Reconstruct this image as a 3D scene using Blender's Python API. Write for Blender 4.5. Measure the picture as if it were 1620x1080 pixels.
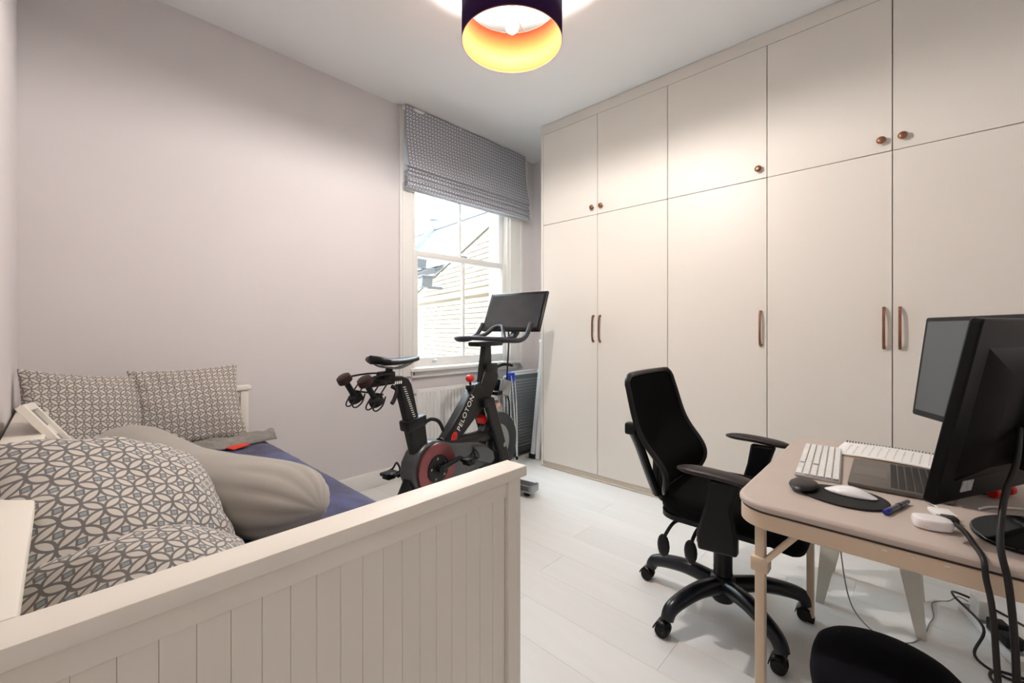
import bpy, bmesh, math, random
from mathutils import Vector, Matrix
from math import sin, cos, pi, radians as R
random.seed(7)
for o in list(bpy.data.objects): bpy.data.objects.remove(o)
S = bpy.context.scene
COL = S.collection

# ---------------------------------------------------------------- camera
HEAD = math.atan(635/673.0)                      # heading of the lens from +X (X runs along the window wall)
cam_d = bpy.data.cameras.new('camera'); cam = bpy.data.objects.new('camera', cam_d); COL.objects.link(cam)
cam.location = (0, 0, 1.17); cam.rotation_euler = (pi/2, 0, HEAD - pi/2)
cam_d.sensor_width = 36; cam_d.lens = 36*673/1620; cam_d.shift_y = -18.5/1620; cam_d.clip_start = .02
S.camera = cam
# ---------------------------------------------------------------- sky and exposure
W = bpy.data.worlds.new('sky'); S.world = W; W.use_nodes = True
wn = W.node_tree; bg = wn.nodes['Background']
tc = wn.nodes.new('ShaderNodeTexCoord'); sx = wn.nodes.new('ShaderNodeSeparateXYZ')
rp = wn.nodes.new('ShaderNodeValToRGB')
wn.links.new(tc.outputs['Generated'], sx.inputs[0]); wn.links.new(sx.outputs['Z'], rp.inputs[0])
rp.color_ramp.elements[0].position = 0.0; rp.color_ramp.elements[0].color = (.22, .27, .33, 1)   # overcast sky: zenith brighter than horizon
rp.color_ramp.elements[1].position = 1.0; rp.color_ramp.elements[1].color = (.80, .92, 1, 1)
wn.links.new(rp.outputs[0], bg.inputs[0]); bg.inputs[1].default_value = 13.0
S.view_settings.view_transform = 'Standard'; S.view_settings.look = 'None'
S.view_settings.gamma = 1; S.view_settings.use_curve_mapping = False
S.view_settings.exposure = 0.56
LAMP_W = 48.0

# ---------------------------------------------------------------- room dimensions
XL, XR, YB, YW, ZC = -.135, 3.431, -.95, 2.928, 2.925
XW = 2.848                                         # face of the wardrobe doors

# ---------------------------------------------------------------- materials
def lin(c): return tuple(((v/12.92) if v <= .04045 else ((v+.055)/1.055)**2.4) for v in c)
def rgb(r, g, b): return lin((r/255, g/255, b/255)) + (1,)
MATS = {}
def mat(name, col, rough=.5, metal=0, spec=.5, var=0, vscale=8, bump=0, bscale=200, coat=0, sheen=0, stretch=None, emit=0, trans=0, ior=1.45, alpha=1):
    if name in MATS: return MATS[name]
    m = bpy.data.materials.new(name); m.use_nodes = True; nt = m.node_tree; p = nt.nodes['Principled BSDF']
    p.inputs['Base Color'].default_value = col; p.inputs['Roughness'].default_value = rough
    p.inputs['Metallic'].default_value = metal; p.inputs['Specular IOR Level'].default_value = spec
    p.inputs['Coat Weight'].default_value = coat; p.inputs['Sheen Weight'].default_value = sheen
    p.inputs['Transmission Weight'].default_value = trans; p.inputs['IOR'].default_value = ior; p.inputs['Alpha'].default_value = alpha
    if emit:
        p.inputs['Emission Color'].default_value = col; p.inputs['Emission Strength'].default_value = emit
    if var or bump:
        t = nt.nodes.new('ShaderNodeTexCoord'); mp = nt.nodes.new('ShaderNodeMapping')
        nt.links.new(t.outputs['Object'], mp.inputs[0])
        if stretch: mp.inputs['Scale'].default_value = stretch
    if var:
        n = nt.nodes.new('ShaderNodeTexNoise'); n.inputs['Scale'].default_value = vscale; n.inputs['Detail'].default_value = 4
        nt.links.new(mp.outputs[0], n.inputs['Vector'])
        r = nt.nodes.new('ShaderNodeValToRGB')
        r.color_ramp.elements[0].position = .3; r.color_ramp.elements[1].position = .7
        r.color_ramp.elements[0].color = tuple(max(0, c*(1-var)) for c in col[:3]) + (1,)
        r.color_ramp.elements[1].color = tuple(min(1, c*(1+var)) for c in col[:3]) + (1,)
        nt.links.new(n.outputs['Fac'], r.inputs[0]); nt.links.new(r.outputs[0], p.inputs['Base Color'])
    if bump:
        n2 = nt.nodes.new('ShaderNodeTexNoise'); n2.inputs['Scale'].default_value = bscale; n2.inputs['Detail'].default_value = 3
        nt.links.new(mp.outputs[0], n2.inputs['Vector'])
        b = nt.nodes.new('ShaderNodeBump'); b.inputs['Strength'].default_value = bump; b.inputs['Distance'].default_value = .002
        nt.links.new(n2.outputs['Fac'], b.inputs['Height']); nt.links.new(b.outputs[0], p.inputs['Normal'])
    MATS[name] = m
    return m

def pattern_mat(name, n, cream, line, gem, width=.055, rough=.9, rot=45, sx=1, sy=1):
    """woven geometric print: overlapping rings make pale petals round small diamonds; drawn in the cloth's own UVs"""
    m = bpy.data.materials.new(name); m.use_nodes = True; nt = m.node_tree; p = nt.nodes['Principled BSDF']
    p.inputs['Roughness'].default_value = rough; p.inputs['Sheen Weight'].default_value = .2
    L = nt.links.new
    uv = nt.nodes.new('ShaderNodeUVMap'); mp = nt.nodes.new('ShaderNodeMapping')
    mp.inputs['Scale'].default_value = (n*sx, n*sy, 1); mp.inputs['Rotation'].default_value = (0, 0, R(rot))
    L(uv.outputs[0], mp.inputs[0])
    sp = nt.nodes.new('ShaderNodeSeparateXYZ'); L(mp.outputs[0], sp.inputs[0])
    def M(op, a, b=None, c=None):
        q = nt.nodes.new('ShaderNodeMath'); q.operation = op
        for i, v in enumerate((a, b, c)):
            if v is None: continue
            if isinstance(v, (int, float)): q.inputs[i].default_value = v
            else: L(v, q.inputs[i])
        return q.outputs[0]
    ax = M('ABSOLUTE', M('SUBTRACT', M('FRACT', sp.outputs[0]), .5)); ay = M('ABSOLUTE', M('SUBTRACT', M('FRACT', sp.outputs[1]), .5))
    def dist(x, y): return M('SQRT', M('ADD', M('MULTIPLY', x, x), M('MULTIPLY', y, y)))
    d1 = dist(M('SUBTRACT', 1, ax), ay); d2 = dist(ax, M('SUBTRACT', 1, ay))
    l1 = M('LESS_THAN', M('ABSOLUTE', M('SUBTRACT', d1, .707)), width); l2 = M('LESS_THAN', M('ABSOLUTE', M('SUBTRACT', d2, .707)), width)
    s = M('ADD', ax, ay)
    ring = M('LESS_THAN', M('ABSOLUTE', M('SUBTRACT', s, .2)), width*.9); core = M('LESS_THAN', s, .2)
    ln = M('MINIMUM', M('ADD', M('ADD', l1, l2), ring), 1)
    def mix(f, a, b):
        q = nt.nodes.new('ShaderNodeMix'); q.data_type = 'RGBA'
        L(f, q.inputs[0])
        for i, v in ((6, a), (7, b)):
            if isinstance(v, tuple): q.inputs[i].default_value = v
            else: L(v, q.inputs[i])
        return q.outputs[2]
    c = mix(ln, mix(core, cream, gem), line)
    L(c, p.inputs['Base Color'])
    nz = nt.nodes.new('ShaderNodeTexNoise'); nz.inputs['Scale'].default_value = 400; L(uv.outputs[0], nz.inputs['Vector'])
    b = nt.nodes.new('ShaderNodeBump'); b.inputs['Strength'].default_value = .25; b.inputs['Distance'].default_value = .002
    L(nz.outputs[0], b.inputs['Height']); L(b.outputs[0], p.inputs['Normal'])
    MATS[name] = m
    return m

# ---------------------------------------------------------------- mesh builder
def frame_of(p0, p1):
    z = (Vector(p1)-Vector(p0)).normalized(); x = z.orthogonal().normalized(); return x, z.cross(x)
class MB:
    def __init__(s): s.v = []; s.f = []; s.uv = {}
    def add(s, vs, fs, M=None):
        k = len(s.v)
        for q in vs:
            q = Vector(q); s.v.append(M @ q if M is not None else q)
        for f in fs: s.f.append(tuple(i+k for i in f))
        return s
    def box(s, x0, x1, y0, y1, z0, z1, M=None):
        return s.add([(x0,y0,z0),(x1,y0,z0),(x1,y1,z0),(x0,y1,z0),(x0,y0,z1),(x1,y0,z1),(x1,y1,z1),(x0,y1,z1)],
                     [(0,3,2,1),(4,5,6,7),(0,1,5,4),(1,2,6,5),(2,3,7,6),(3,0,4,7)], M)
    def rbox(s, x0, x1, y0, y1, z0, z1, r=.005, seg=2, M=None):
        bm = bmesh.new(); bmesh.ops.create_cube(bm, size=1)
        for v in bm.verts: v.co = Vector(((x0+x1)/2+v.co.x*(x1-x0), (y0+y1)/2+v.co.y*(y1-y0), (z0+z1)/2+v.co.z*(z1-z0)))
        r = min(r, .49*min(abs(x1-x0), abs(y1-y0), abs(z1-z0)))
        bmesh.ops.bevel(bm, geom=bm.edges[:], offset=r, segments=seg, profile=.5, affect='EDGES')
        bm.verts.index_update()
        s.add([v.co.copy() for v in bm.verts], [[v.index for v in f.verts] for f in bm.faces], M); bm.free(); return s
    def tube(s, pts, r, n=8, closed=False, M=None, sq=None):
        P = [Vector(p) for p in pts]; m = len(P); rs = r if isinstance(r, (list, tuple)) else [r]*m
        vs = []; up = None
        for i in range(m):
            if closed: t = (P[(i+1) % m]-P[i-1])
            else: t = P[min(i+1, m-1)]-P[max(i-1, 0)]
            t.normalize()
            if up is None: up = t.orthogonal().normalized()
            up = (up - t*up.dot(t))
            if up.length < 1e-6: up = t.orthogonal()
            up.normalize(); w = t.cross(up)
            for k in range(n):
                a = 2*pi*k/n + pi/n; vs.append(P[i]+(up*cos(a)+w*sin(a))*rs[i])
        fs = []
        for i in range(m if closed else m-1):
            j = (i+1) % m
            for k in range(n): fs.append((i*n+k, i*n+(k+1) % n, j*n+(k+1) % n, j*n+k))
        if not closed: fs += [tuple(range(n-1, -1, -1)), tuple((m-1)*n+k for k in range(n))]
        return s.add(vs, fs, M)
    def cyl(s, p0, p1, r, r1=None, n=16, M=None): return s.tube([p0, p1], [r, r if r1 is None else r1], n, M=M)
    def lathe(s, prof, n=24, M=None, caps=True):
        vs = []; fs = []
        for (r, z) in prof:
            for k in range(n): vs.append((r*cos(2*pi*k/n), r*sin(2*pi*k/n), z))
        for i in range(len(prof)-1):
            for k in range(n): fs.append((i*n+k, i*n+(k+1) % n, (i+1)*n+(k+1) % n, (i+1)*n+k))
        if caps: fs += [tuple(range(n-1, -1, -1)), tuple((len(prof)-1)*n+k for k in range(n))]
        return s.add(vs, fs, M)
    def prism(s, poly, z0, z1, M=None):
        n = len(poly); vs = [(x, y, z0) for x, y in poly]+[(x, y, z1) for x, y in poly]
        fs = [tuple(range(n-1, -1, -1)), tuple(range(n, 2*n))]+[(i, (i+1) % n, n+(i+1) % n, n+i) for i in range(n)]
        return s.add(vs, fs, M)
    def ell(s, c, r, nu=14, nv=9, M=None):
        prof = [(max(1e-4, sin(pi*i/nv)), -cos(pi*i/nv)) for i in range(nv+1)]
        q = MB().lathe(prof, nu)
        return s.add([(c[0]+v.x*r[0], c[1]+v.y*r[1], c[2]+v.z*r[2]) for v in q.v], q.f, M)
    def grid(s, fn, nu, nv, cu=False, cv=False, M=None):
        k = len(s.v); vs = []; fs = []
        for i in range(nu):
            for j in range(nv): vs.append(fn(i/(nu if cu else nu-1), j/(nv if cv else nv-1)))
        for i in range(nu if cu else nu-1):
            for j in range(nv if cv else nv-1):
                fs.append((i*nv+j, ((i+1) % nu)*nv+j, ((i+1) % nu)*nv+(j+1) % nv, i*nv+(j+1) % nv))
        return s.add(vs, fs, M)
    def mesh(s, name, m, smooth=40):
        me = bpy.data.meshes.new(name); me.from_pydata([tuple(v) for v in s.v], [], s.f); me.materials.append(m)
        bm = bmesh.new(); bm.from_mesh(me); bmesh.ops.recalc_face_normals(bm, faces=bm.faces); bm.to_mesh(me); bm.free()
        if s.uv:
            l = me.uv_layers.new(name='UVMap')
            for lp in me.loops: l.data[lp.index].uv = s.uv.get(lp.vertex_index, (0, 0))
        if smooth:
            me.shade_smooth(); me.set_sharp_from_angle(angle=R(smooth))
        return me
    def build(s, name, m, parent=None, smooth=40, bevel=0, label=None, sub=0):
        o = bpy.data.objects.new(name, s.mesh(name, m, smooth)); COL.objects.link(o)
        if parent is not None: o.parent = parent
        if bevel:
            b = o.modifiers.new('bevel', 'BEVEL'); b.width = bevel; b.segments = 2; b.limit_method = 'ANGLE'; b.angle_limit = R(40)
        if sub:
            q = o.modifiers.new('sub', 'SUBSURF'); q.levels = sub; q.render_levels = sub
        if label: o['label'] = label
        return o
def tag(o, label, cat, group=None, kind=None):
    o['label'] = label; o['category'] = cat
    if group: o['group'] = group
    if kind: o['kind'] = kind
    return o
def struct(o, label, cat): return tag(o, label, cat, kind='structure')
def thing(name, label, cat, loc=(0, 0, 0), rz=0, group=None):
    o = bpy.data.objects.new(name, None); o.empty_display_size = .05; COL.objects.link(o)
    o.location = loc; o.rotation_euler = (0, 0, rz)
    return tag(o, label, cat, group)
def copy_tree(o, parent=None):
    c = o.copy(); COL.objects.link(c); c.parent = parent
    for ch in list(o.children): copy_tree(ch, c)
    return c
def inst(name, me, parent, loc=(0, 0, 0), rot=(0, 0, 0)):
    o = bpy.data.objects.new(name, me); COL.objects.link(o); o.parent = parent; o.location = loc; o.rotation_euler = rot
    return o
def arc(cx, cy, r, a0, a1, n=8): return [(cx+r*cos(a0+(a1-a0)*i/n), cy+r*sin(a0+(a1-a0)*i/n)) for i in range(n+1)]
def rrect(x0, x1, y0, y1, r, n=6):
    return arc(x1-r, y1-r, r, 0, pi/2, n)+arc(x0+r, y1-r, r, pi/2, pi, n)+arc(x0+r, y0+r, r, pi, 1.5*pi, n)+arc(x1-r, y0+r, r, 1.5*pi, 2*pi, n)
def smoothpath(pts, k=6):
    P = [Vector(p) for p in pts]; out = []
    for i in range(len(P)-1):
        a, b, c, d = P[max(i-1, 0)], P[i], P[i+1], P[min(i+2, len(P)-1)]
        for j in range(k):
            t = j/k
            out.append(.5*((2*b)+(c-a)*t+(2*a-5*b+4*c-d)*t*t+(3*b-a-3*c+d)*t**3))
    return out+[P[-1]]
def basis(x, y, z, o): return Matrix((( x[0], y[0], z[0], o[0]), (x[1], y[1], z[1], o[1]), (x[2], y[2], z[2], o[2]), (0, 0, 0, 1)))
XZ = Matrix(((1,0,0,0),(0,0,-1,0),(0,1,0,0),(0,0,0,1)))   # prism drawn in (x, z), extruded along -y
def xz(y): return Matrix.Translation((0, y, 0)) @ XZ

# ================================================================ the room
M_wall = mat('wall_paint', rgb(224, 219, 219), .85, var=.02, vscale=1.5, bump=.05, bscale=90)
M_ceil = mat('ceiling_paint', rgb(244, 245, 245), .9, bump=.03, bscale=80)
M_white = mat('white_gloss_paint', rgb(240, 239, 235), .35, bump=.02, bscale=60)
M_cab = mat('wardrobe_lacquer', rgb(236, 231, 222), .42, bump=.015, bscale=50)
M_cabin = mat('wardrobe_carcass', rgb(206, 200, 190), .6)
M_bronze = mat('brushed_bronze', rgb(150, 106, 84), .38, metal=.85, var=.15, vscale=30)

# floor: a screed slab carrying laid planks
fl = MB().box(XL-.1, XR+.1, YB-.1, YW+.1, -.06, -.012).build('floor', mat('floor_underlay', rgb(196, 192, 186), .9), smooth=0)
struct(fl, 'white laminate plank floor running towards the window', 'floor')
M_planks = [mat('laminate_%s' % k, rgb(*c), 0.33, var=.02, vscale=3, stretch=(6, .6, 1), bump=.03, bscale=40)
            for k, c in (('a', (233, 233, 230)), ('b', (231, 231, 228)), ('c', (235, 235, 232)))]
pw, pl = .192, 1.28
row = 0; x = XL+.004
while x < XR-.01:
    x1 = min(x+pw, XR-.004); y = YB+.004 - ((row*.47) % 1)*pl
    while y < YW-.01:
        a = max(y, YB+.004); b = min(y+pl, YW-.004)
        if b-a > .05:
            g = .00035
            MB().box(x+g, x1-g, a+g, b-g, -.012, 0).build('plank', M_planks[random.randrange(3)], fl, smooth=0, bevel=.0004)
        y += pl
    x += pw; row += 1

struct(MB().box(XL-.1, XR+.1, YB-.1, YW+.1, ZC, ZC+.1).build('ceiling', M_ceil, smooth=0), 'plain white painted ceiling', 'ceiling')
struct(MB().box(XL-.1, XL, YB-.1, YW+.35, -.06, ZC).build('wall_left', M_wall, smooth=0), 'pale wall running behind the day bed', 'wall')
struct(MB().box(XR, XR+.1, YB-.1, YW+.35, -.06, ZC).build('wall_right', M_wall, smooth=0), 'grey-white wall behind the wardrobes', 'wall')
struct(MB().box(XL, XR, YB-.1, YB, -.06, ZC).build('wall_rear', M_wall, smooth=0), 'pale wall behind the viewer', 'wall')
# window wall with its opening
OX0, OX1, OZ0, OZ1 = 1.93, 3.07, .845, 2.88
TW = .30
w = MB().box(XL, OX0, YW, YW+TW, -.06, ZC).box(OX1, XR, YW, YW+TW, -.06, ZC)
w.box(OX0, OX1, YW, YW+TW, -.06, OZ0).box(OX0, OX1, YW, YW+TW, OZ1, ZC)
struct(w.build('wall_window', M_wall, smooth=0), 'lilac-grey painted wall with the sash window', 'wall')
def skirting(name, x0, x1, y0, y1, label):
    dx, dy = x1-x0, y1-y0
    m = MB().rbox(x0, x1, y0, y1, .001, .115, .002)
    o = m.build(name, M_white); return struct(o, label, 'baseboard')
skirting('baseboard_window', XL+.02, XR-.02, YW-.018, YW-.0005, 'white skirting board under the window')
skirting('baseboard_left', XL+.0005, XL+.018, YB+.02, YW-.02, 'white skirting board behind the day bed')
skirting('baseboard_rear', XL+.02, XW-.02, YB+.0005, YB+.018, 'white skirting board behind the viewer')

# ---- sash window
M_glass = mat('window_glass', (1, 1, 1, 1), .0, trans=1, ior=1.01, spec=.3)
win = thing('window_1', 'white painted sliding sash window with two panes in each sash', 'window', (0, YW, 0)); win['kind'] = 'structure'
t = MB().rbox(1.812, 1.945, -.022, -.0005, .80, 2.918, .004).build('architrave', M_white, win)
MB().rbox(1.83, 1.86, -.030, -.018, .80, 2.918, .005).rbox(1.925, 1.945, -.028, -.018, .80, 2.918, .004).build('moulding', M_white, t)
t = MB().rbox(3.055, 3.245, -.022, -.0005, .80, 2.918, .004).build('architrave', M_white, win)
MB().rbox(3.055, 3.078, -.028, -.018, .80, 2.918, .004).rbox(3.20, 3.228, -.030, -.018, .80, 2.918, .005).build('moulding', M_white, t)
MB().rbox(1.945, 3.055, -.022, -.0005, 2.85, 2.918, .004).build('architrave', M_white, win)
MB().box(OX0, OX0+.02, 0, .2, OZ0, OZ1).box(OX1-.02, OX1, 0, .2, OZ0, OZ1).box(OX0, OX1, 0, .2, OZ1-.02, OZ1).box(OX0, OX1, .0, .2, OZ0, OZ0+.01).build('box_frame', M_white, win, smooth=0)
MB().box(OX0+.02, OX0+.034, 0.0, .022, OZ0, OZ1-.02).box(OX1-.034, OX1-.02, 0.0, .022, OZ0, OZ1-.02).build('staff_bead', M_white, win, smooth=0)
MB().rbox(1.90, 3.17, -.062, -.0005, .835, .862, .006).rbox(1.92, 3.15, -.028, -.0005, .785, .835, .004).build('window_board', M_white, win)
MB().box(OX0-.04, OX1+.04, .2, .36, OZ0-.06, OZ0+.005).build('outer_sill', M_white, win, smooth=0)
def sash(name, y0, y1, z0, z1, bot, top, label):
    x0, x1, st = OX0+.024, OX1-.024, .052
    s = MB()
    s.rbox(x0, x0+st, y0, y1, z0, z1, .004).rbox(x1-st, x1, y0, y1, z0, z1, .004)
    s.rbox(x0+st-.002, x1-st+.002, y0, y1, z0, z0+bot, .004).rbox(x0+st-.002, x1-st+.002, y0, y1, z1-top, z1, .004)
    o = s.build(name, M_white, win, label=label)
    xm = (x0+x1)/2
    MB().rbox(xm-.011, xm+.011, y0+.006, y1-.006, z0+bot-.002, z1-top+.002, .004).build('glazing_bar', M_white, o)
    for a, b in ((x0+st-.004, xm-.008), (xm+.008, x1-st+.004)):
        MB().box(a, b, (y0+y1)/2-.002, (y0+y1)/2+.002, z0+bot-.004, z1-top+.004).build('pane', M_glass, o, smooth=0)
    return o
lo = sash('lower_sash', .024, .066, .862, 1.822, .078, .05, 'lower sash of the window')
up = sash('upper_sash', .074, .116, 1.772, 2.855, .05, .06, 'upper sash of the window')
for xx in (2.16, 2.80):
    MB().rbox(xx-.02, xx+.02, .004, .024, .896, .904, .003).tube([(xx-.012, .014, .904), (xx-.012, -.004, .918), (xx+.012, -.004, .918), (xx+.012, .014, .904)], .004, 6).build('sash_lift', mat('chrome', rgb(205, 208, 210), .2, metal=1), lo)
MB().rbox(2.46, 2.54, .028, .06, 1.822, 1.838, .004).build('sash_catch', MATS['chrome'], lo)

# portal: tells the renderer where the daylight enters (gives off no light itself)
pd = bpy.data.lights.new('daylight_portal', 'AREA'); pd.shape = 'RECTANGLE'; pd.size = OX1-OX0; pd.size_y = OZ1-OZ0; pd.cycles.is_portal = True
po = bpy.data.objects.new('daylight_portal', pd); COL.objects.link(po); po.location = ((OX0+OX1)/2, YW+.29, (OZ0+OZ1)/2); po.rotation_euler = (-pi/2, 0, 0)

# ================================================================ outside the window
M_brick = [mat('painted_brick_%s' % k, rgb(*c), .85, bump=.2, bscale=40) for k, c in (('a', (190, 182, 164)), ('b', (180, 172, 154)), ('c', (197, 189, 172)))]
M_mortar = mat('painted_mortar', rgb(172, 165, 150), .9)
wallD = Vector((4.75-3.97, 6.91-3.98, 0)).normalized(); wang = math.atan2(wallD.y, wallD.x)
nb = thing('neighbour_wall', 'cream painted brick wall with raked gable outside the window', 'wall', (3.97, 3.98, -.2), wang)
nb['kind'] = 'structure'
# local x runs away along the wall, +y faces the window side (left), z up; origin below floor level
H1 = 1.82
core = MB().box(-1.5, 4.2, -.30, -.012, 0, H1+.14).build('wall_core', M_mortar, nb, smooth=0)
MB().prism([(-1.5, H1+.14), (3.75, H1+.14), (-1.5, 3.20)], 0, .3, xz(-.012)).build('gable_core', M_mortar, nb, smooth=0)
MB().rbox(-1.5, 4.2, -.33, .04, H1+.06, H1+.14, .01).build('ledge_course', M_brick[2], nb)
bme = [MB().rbox(-.1075, .1075, -.012, .006, 0, .065, .004, 1).mesh('brick', m, 0) for m in M_brick]
cnt = 0
for r in range(28):
    zz = .72+r*.075
    if zz+.065 < H1+.06: lim = 3.6
    elif zz > H1+.14: lim = 2.43-(zz+.07-2.28)/.236-.11
    else: continue
    xx = .02+(.1125 if r % 2 else 0)
    while xx < min(lim, 3.0):
        inst('brick', random.choice(bme), nb, (xx, 0, zz)); cnt += 1
        xx += .225
MB().prism([(3.80, 1.962), (-1.5, 3.205), (-1.5, 3.255), (3.80, 2.012)], -.02, .33, xz(-.012)).build('verge_coping', mat('verge_mortar', rgb(150, 150, 148), .8), nb, smooth=0)
# slate roof beyond the wall
M_slate = [mat('slate_%s' % k, rgb(*c), .6, var=.1, vscale=12) for k, c in (('a', (132, 136, 142)), ('b', (122, 126, 134)), ('c', (142, 145, 150)))]
rf = thing('slate_roof', 'pale grey slate roof of the house behind the garden wall', 'roof', (4.55, 7.0, 2.25), R(-96)); rf['kind'] = 'structure'
RM = Matrix.Rotation(R(45), 4, 'X')
MB().box(-5.0, 3.6, 0, 1.70, -.12, -.02, RM).build('roof_deck', mat('roof_felt', rgb(120, 122, 126), .9), rf, smooth=0)
sme = [MB().box(-.242, .242, 0, .34, -.004, .012, Matrix.Rotation(R(-2), 4, 'X')).mesh('slate', m, 0) for m in M_slate]
for r in range(6):
    for k in range(17):
        o = inst('slate', random.choice(sme), rf); o.matrix_local = RM @ Matrix.Translation((-4.7+k*.5+(.25 if r % 2 else 0), .02+r*.275, 0))
MB().tube([RM @ Vector((x, 1.70, .0)) for x in (-5, 3.6)], .07, 8).build('ridge_tile', M_slate[1], rf)
MB().box(-.06, .06, .1, 1.68, .0, .10, RM @ Matrix.Translation((-.7, 0, 0)) @ Matrix.Rotation(R(12), 4, 'Z')).build('lead_flashing', mat('lead', rgb(118, 122, 128), .6), rf, smooth=0)
q = MB().lathe([(.09, -.05), (.09, .16), (.12, .18), (.12, .24), (.07, .26)], 14, Matrix.Translation((-1.1, 1.20, 1.24))).build('roof_cowl', M_slate[0], rf)
# two grey planters hung outside
M_plant = mat('grey_planter', rgb(128, 134, 140), .6)
for k, (px, py, pz, lab) in enumerate(((4.20, 6.15, 2.22, 'upper grey hanging planter outside the window'), (4.18, 5.95, 1.88, 'lower grey hanging planter outside the window'))):
    pt = thing('hanging_planter', lab, 'planter', (px, py, pz), wang, 'planters outside the window')
    MB().prism([(-.10, 0), (.10, 0), (.15, .17), (-.15, .17)], -.09, .09, xz(0)).build('tub', M_plant, pt, smooth=0, bevel=.008)
    MB().rbox(-.165, .165, -.11, .11, .165, .19, .006).build('rim', M_plant, pt)
    MB().rbox(-.02, .02, -.30, -.05, -.02, .02, .004).build('wall_bracket', M_plant, pt)
# added blocks, out of view: storey and wing shapes that shade the passage
M_shade_block = mat('shade_block_brick', rgb(150, 128, 108), .9, var=.1, vscale=6)
struct(MB().box(-2.2, 6.5, YW-.6, YW+TW, ZC+.1, 6.2).build('added_shade_storey', M_shade_block, smooth=0), 'added unseen storey block above the window, shading the passage', 'wall')
struct(MB().box(-2.2, 1.25, YW+TW+.05, 10.5, -.3, 5.0).build('added_shade_wing', M_shade_block, smooth=0), 'added unseen wing block beside the passage, shading the neighbour wall', 'wall')
# ground of the side passage
struct(MB().box(1.0, 9, YW+.36, 16, -.35, -.2).build('ground', mat('paving', rgb(190, 186, 178), .9, var=.1), smooth=0), 'pale paving of the passage outside', 'ground')

# ================================================================ roman blind
M_blind = pattern_mat('blind_cloth', 24, rgb(226, 226, 228), rgb(128, 132, 146), rgb(190, 192, 198), .075, rot=45)
bl = thing('roman_blind', 'grey patterned roman blind half drawn over the window', 'blind', (0, YW, 0))
BX0, BX1 = 1.822, 3.218
MB().rbox(BX0, BX1, -.075, -.032, 2.885, 2.915, .003).build('headrail', M_white, bl)
def cloth(path, x0, x1, thick, u0=0):
    """a cloth strip swept along x: path is a list of (y, z)"""
    m = MB(); n = len(path); L = [0]
    for i in range(1, n): L.append(L[-1]+math.hypot(path[i][0]-path[i-1][0], path[i][1]-path[i-1][1]))
    nx = 40
    nr = []
    for i in range(n):
        a = path[max(i-1, 0)]; b = path[min(i+1, n-1)]; dy, dz = b[0]-a[0], b[1]-a[1]; l = math.hypot(dy, dz) or 1
        nr.append((-dz/l, dy/l))
    for side in (0, 1):
        for i in range(n):
            for k in range(nx+1):
                f = k/nx; wv = .0025*sin(f*19+i*.35)+.002*sin(f*7)
                m.uv[len(m.v)] = ((x0+(x1-x0)*f), u0+L[i])
                m.v.append(Vector((x0+(x1-x0)*f, path[i][0]+wv+nr[i][0]*thick*side, path[i][1]+nr[i][1]*thick*side)))
    w_ = nx+1; B = n*w_
    for i in range(n-1):
        for k in range(nx):
            q = (i*w_+k, i*w_+k+1, (i+1)*w_+k+1, (i+1)*w_+k); m.f.append(q); m.f.append(tuple(B+j for j in reversed(q)))
    for i in range(n-1):
        for k in (0, nx): m.f.append((i*w_+k, (i+1)*w_+k, B+(i+1)*w_+k, B+i*w_+k))
    for k in range(nx):
        for i in (0, n-1): m.f.append((i*w_+k, i*w_+k+1, B+i*w_+k+1, B+i*w_+k))
    return m
flat = [(-.078, 2.912)]+[(-.078-.050*(j/10)**2.2, 2.912-.047*j) for j in range(1, 11)]+[(-.136, 2.428), (-.132, 2.418), (-.112, 2.424), (-.085, 2.436)]
cloth(flat, BX0, BX1, .004).build('blind_face', M_blind, bl, 60)
for i, zl in enumerate((2.392, 2.350, 2.309, 2.266)):
    yo = -.104-.004*i
    pth = [(-.072, zl+.050), (yo-.002, zl+.042), (yo-.016, zl+.024), (yo-.014, zl+.010), (yo+.006, zl+.001), (-.072, zl+.010)]
    o = cloth([tuple(v[1:]) for v in smoothpath([(0,)+p for p in pth], 4)], BX0-.004-.002*i, BX1+.012, .003, .5+i*.07).build('pleat', M_blind, bl, 60)
MB().rbox(BX0+.02, BX1-.02, -.058, -.05, 2.262, 2.285, .003).build('bottom_bar', M_white, bl)
MB().tube([(BX1+.012, -.085, 2.89), (BX1+.014, -.086, 2.5), (BX1+.012, -.09, 2.37)], .0035, 6).build('pull_cord', M_white, bl)

# ================================================================ radiator
ra = thing('radiator', 'white panel radiator fixed under the window', 'radiator', (0, YW, 0))
RX0, RX1, RZ0, RZ1 = 1.93, 3.05, .155, .70
m = MB(); pr = []; nf = 30; stp = (RX1-RX0-.06)/nf
pr.append((RX0, -.098)); pr.append((RX0+.03, -.098))
for i in range(nf):
    a = RX0+.03+i*stp
    pr += [(a+stp*.14, -.098), (a+stp*.26, -.108), (a+stp*.74, -.108), (a+stp*.86, -.098)]
pr += [(RX1, -.098)]
poly = pr+[(RX1, -.086), (RX0, -.086)]
m.prism(poly, RZ0+.03, RZ1-.03); m.rbox(RX0, RX1, -.100, -.086, RZ0, RZ0+.035, .004).rbox(RX0, RX1, -.100, -.086, RZ1-.035, RZ1, .004)
M_rad = mat('radiator_enamel', rgb(238, 238, 236), .3)
m.build('front_panel', M_rad, ra, 30)
MB().box(RX0+.01, RX1-.01, -.05, -.035, RZ0+.01, RZ1-.01).build('rear_panel', M_rad, ra, 30)
g = MB().box(RX0+.005, RX1-.005, -.086, -.08, RZ1-.014, RZ1-.006).box(RX0+.005, RX1-.005, -.05, -.044, RZ1-.014, RZ1-.006)
for i in range(56): g.box(RX0+.012+i*.0196, RX0+.02+i*.0196, -.081, -.049, RZ1-.013, RZ1-.007)
g.build('top_grille', M_rad, ra, 0)
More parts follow.
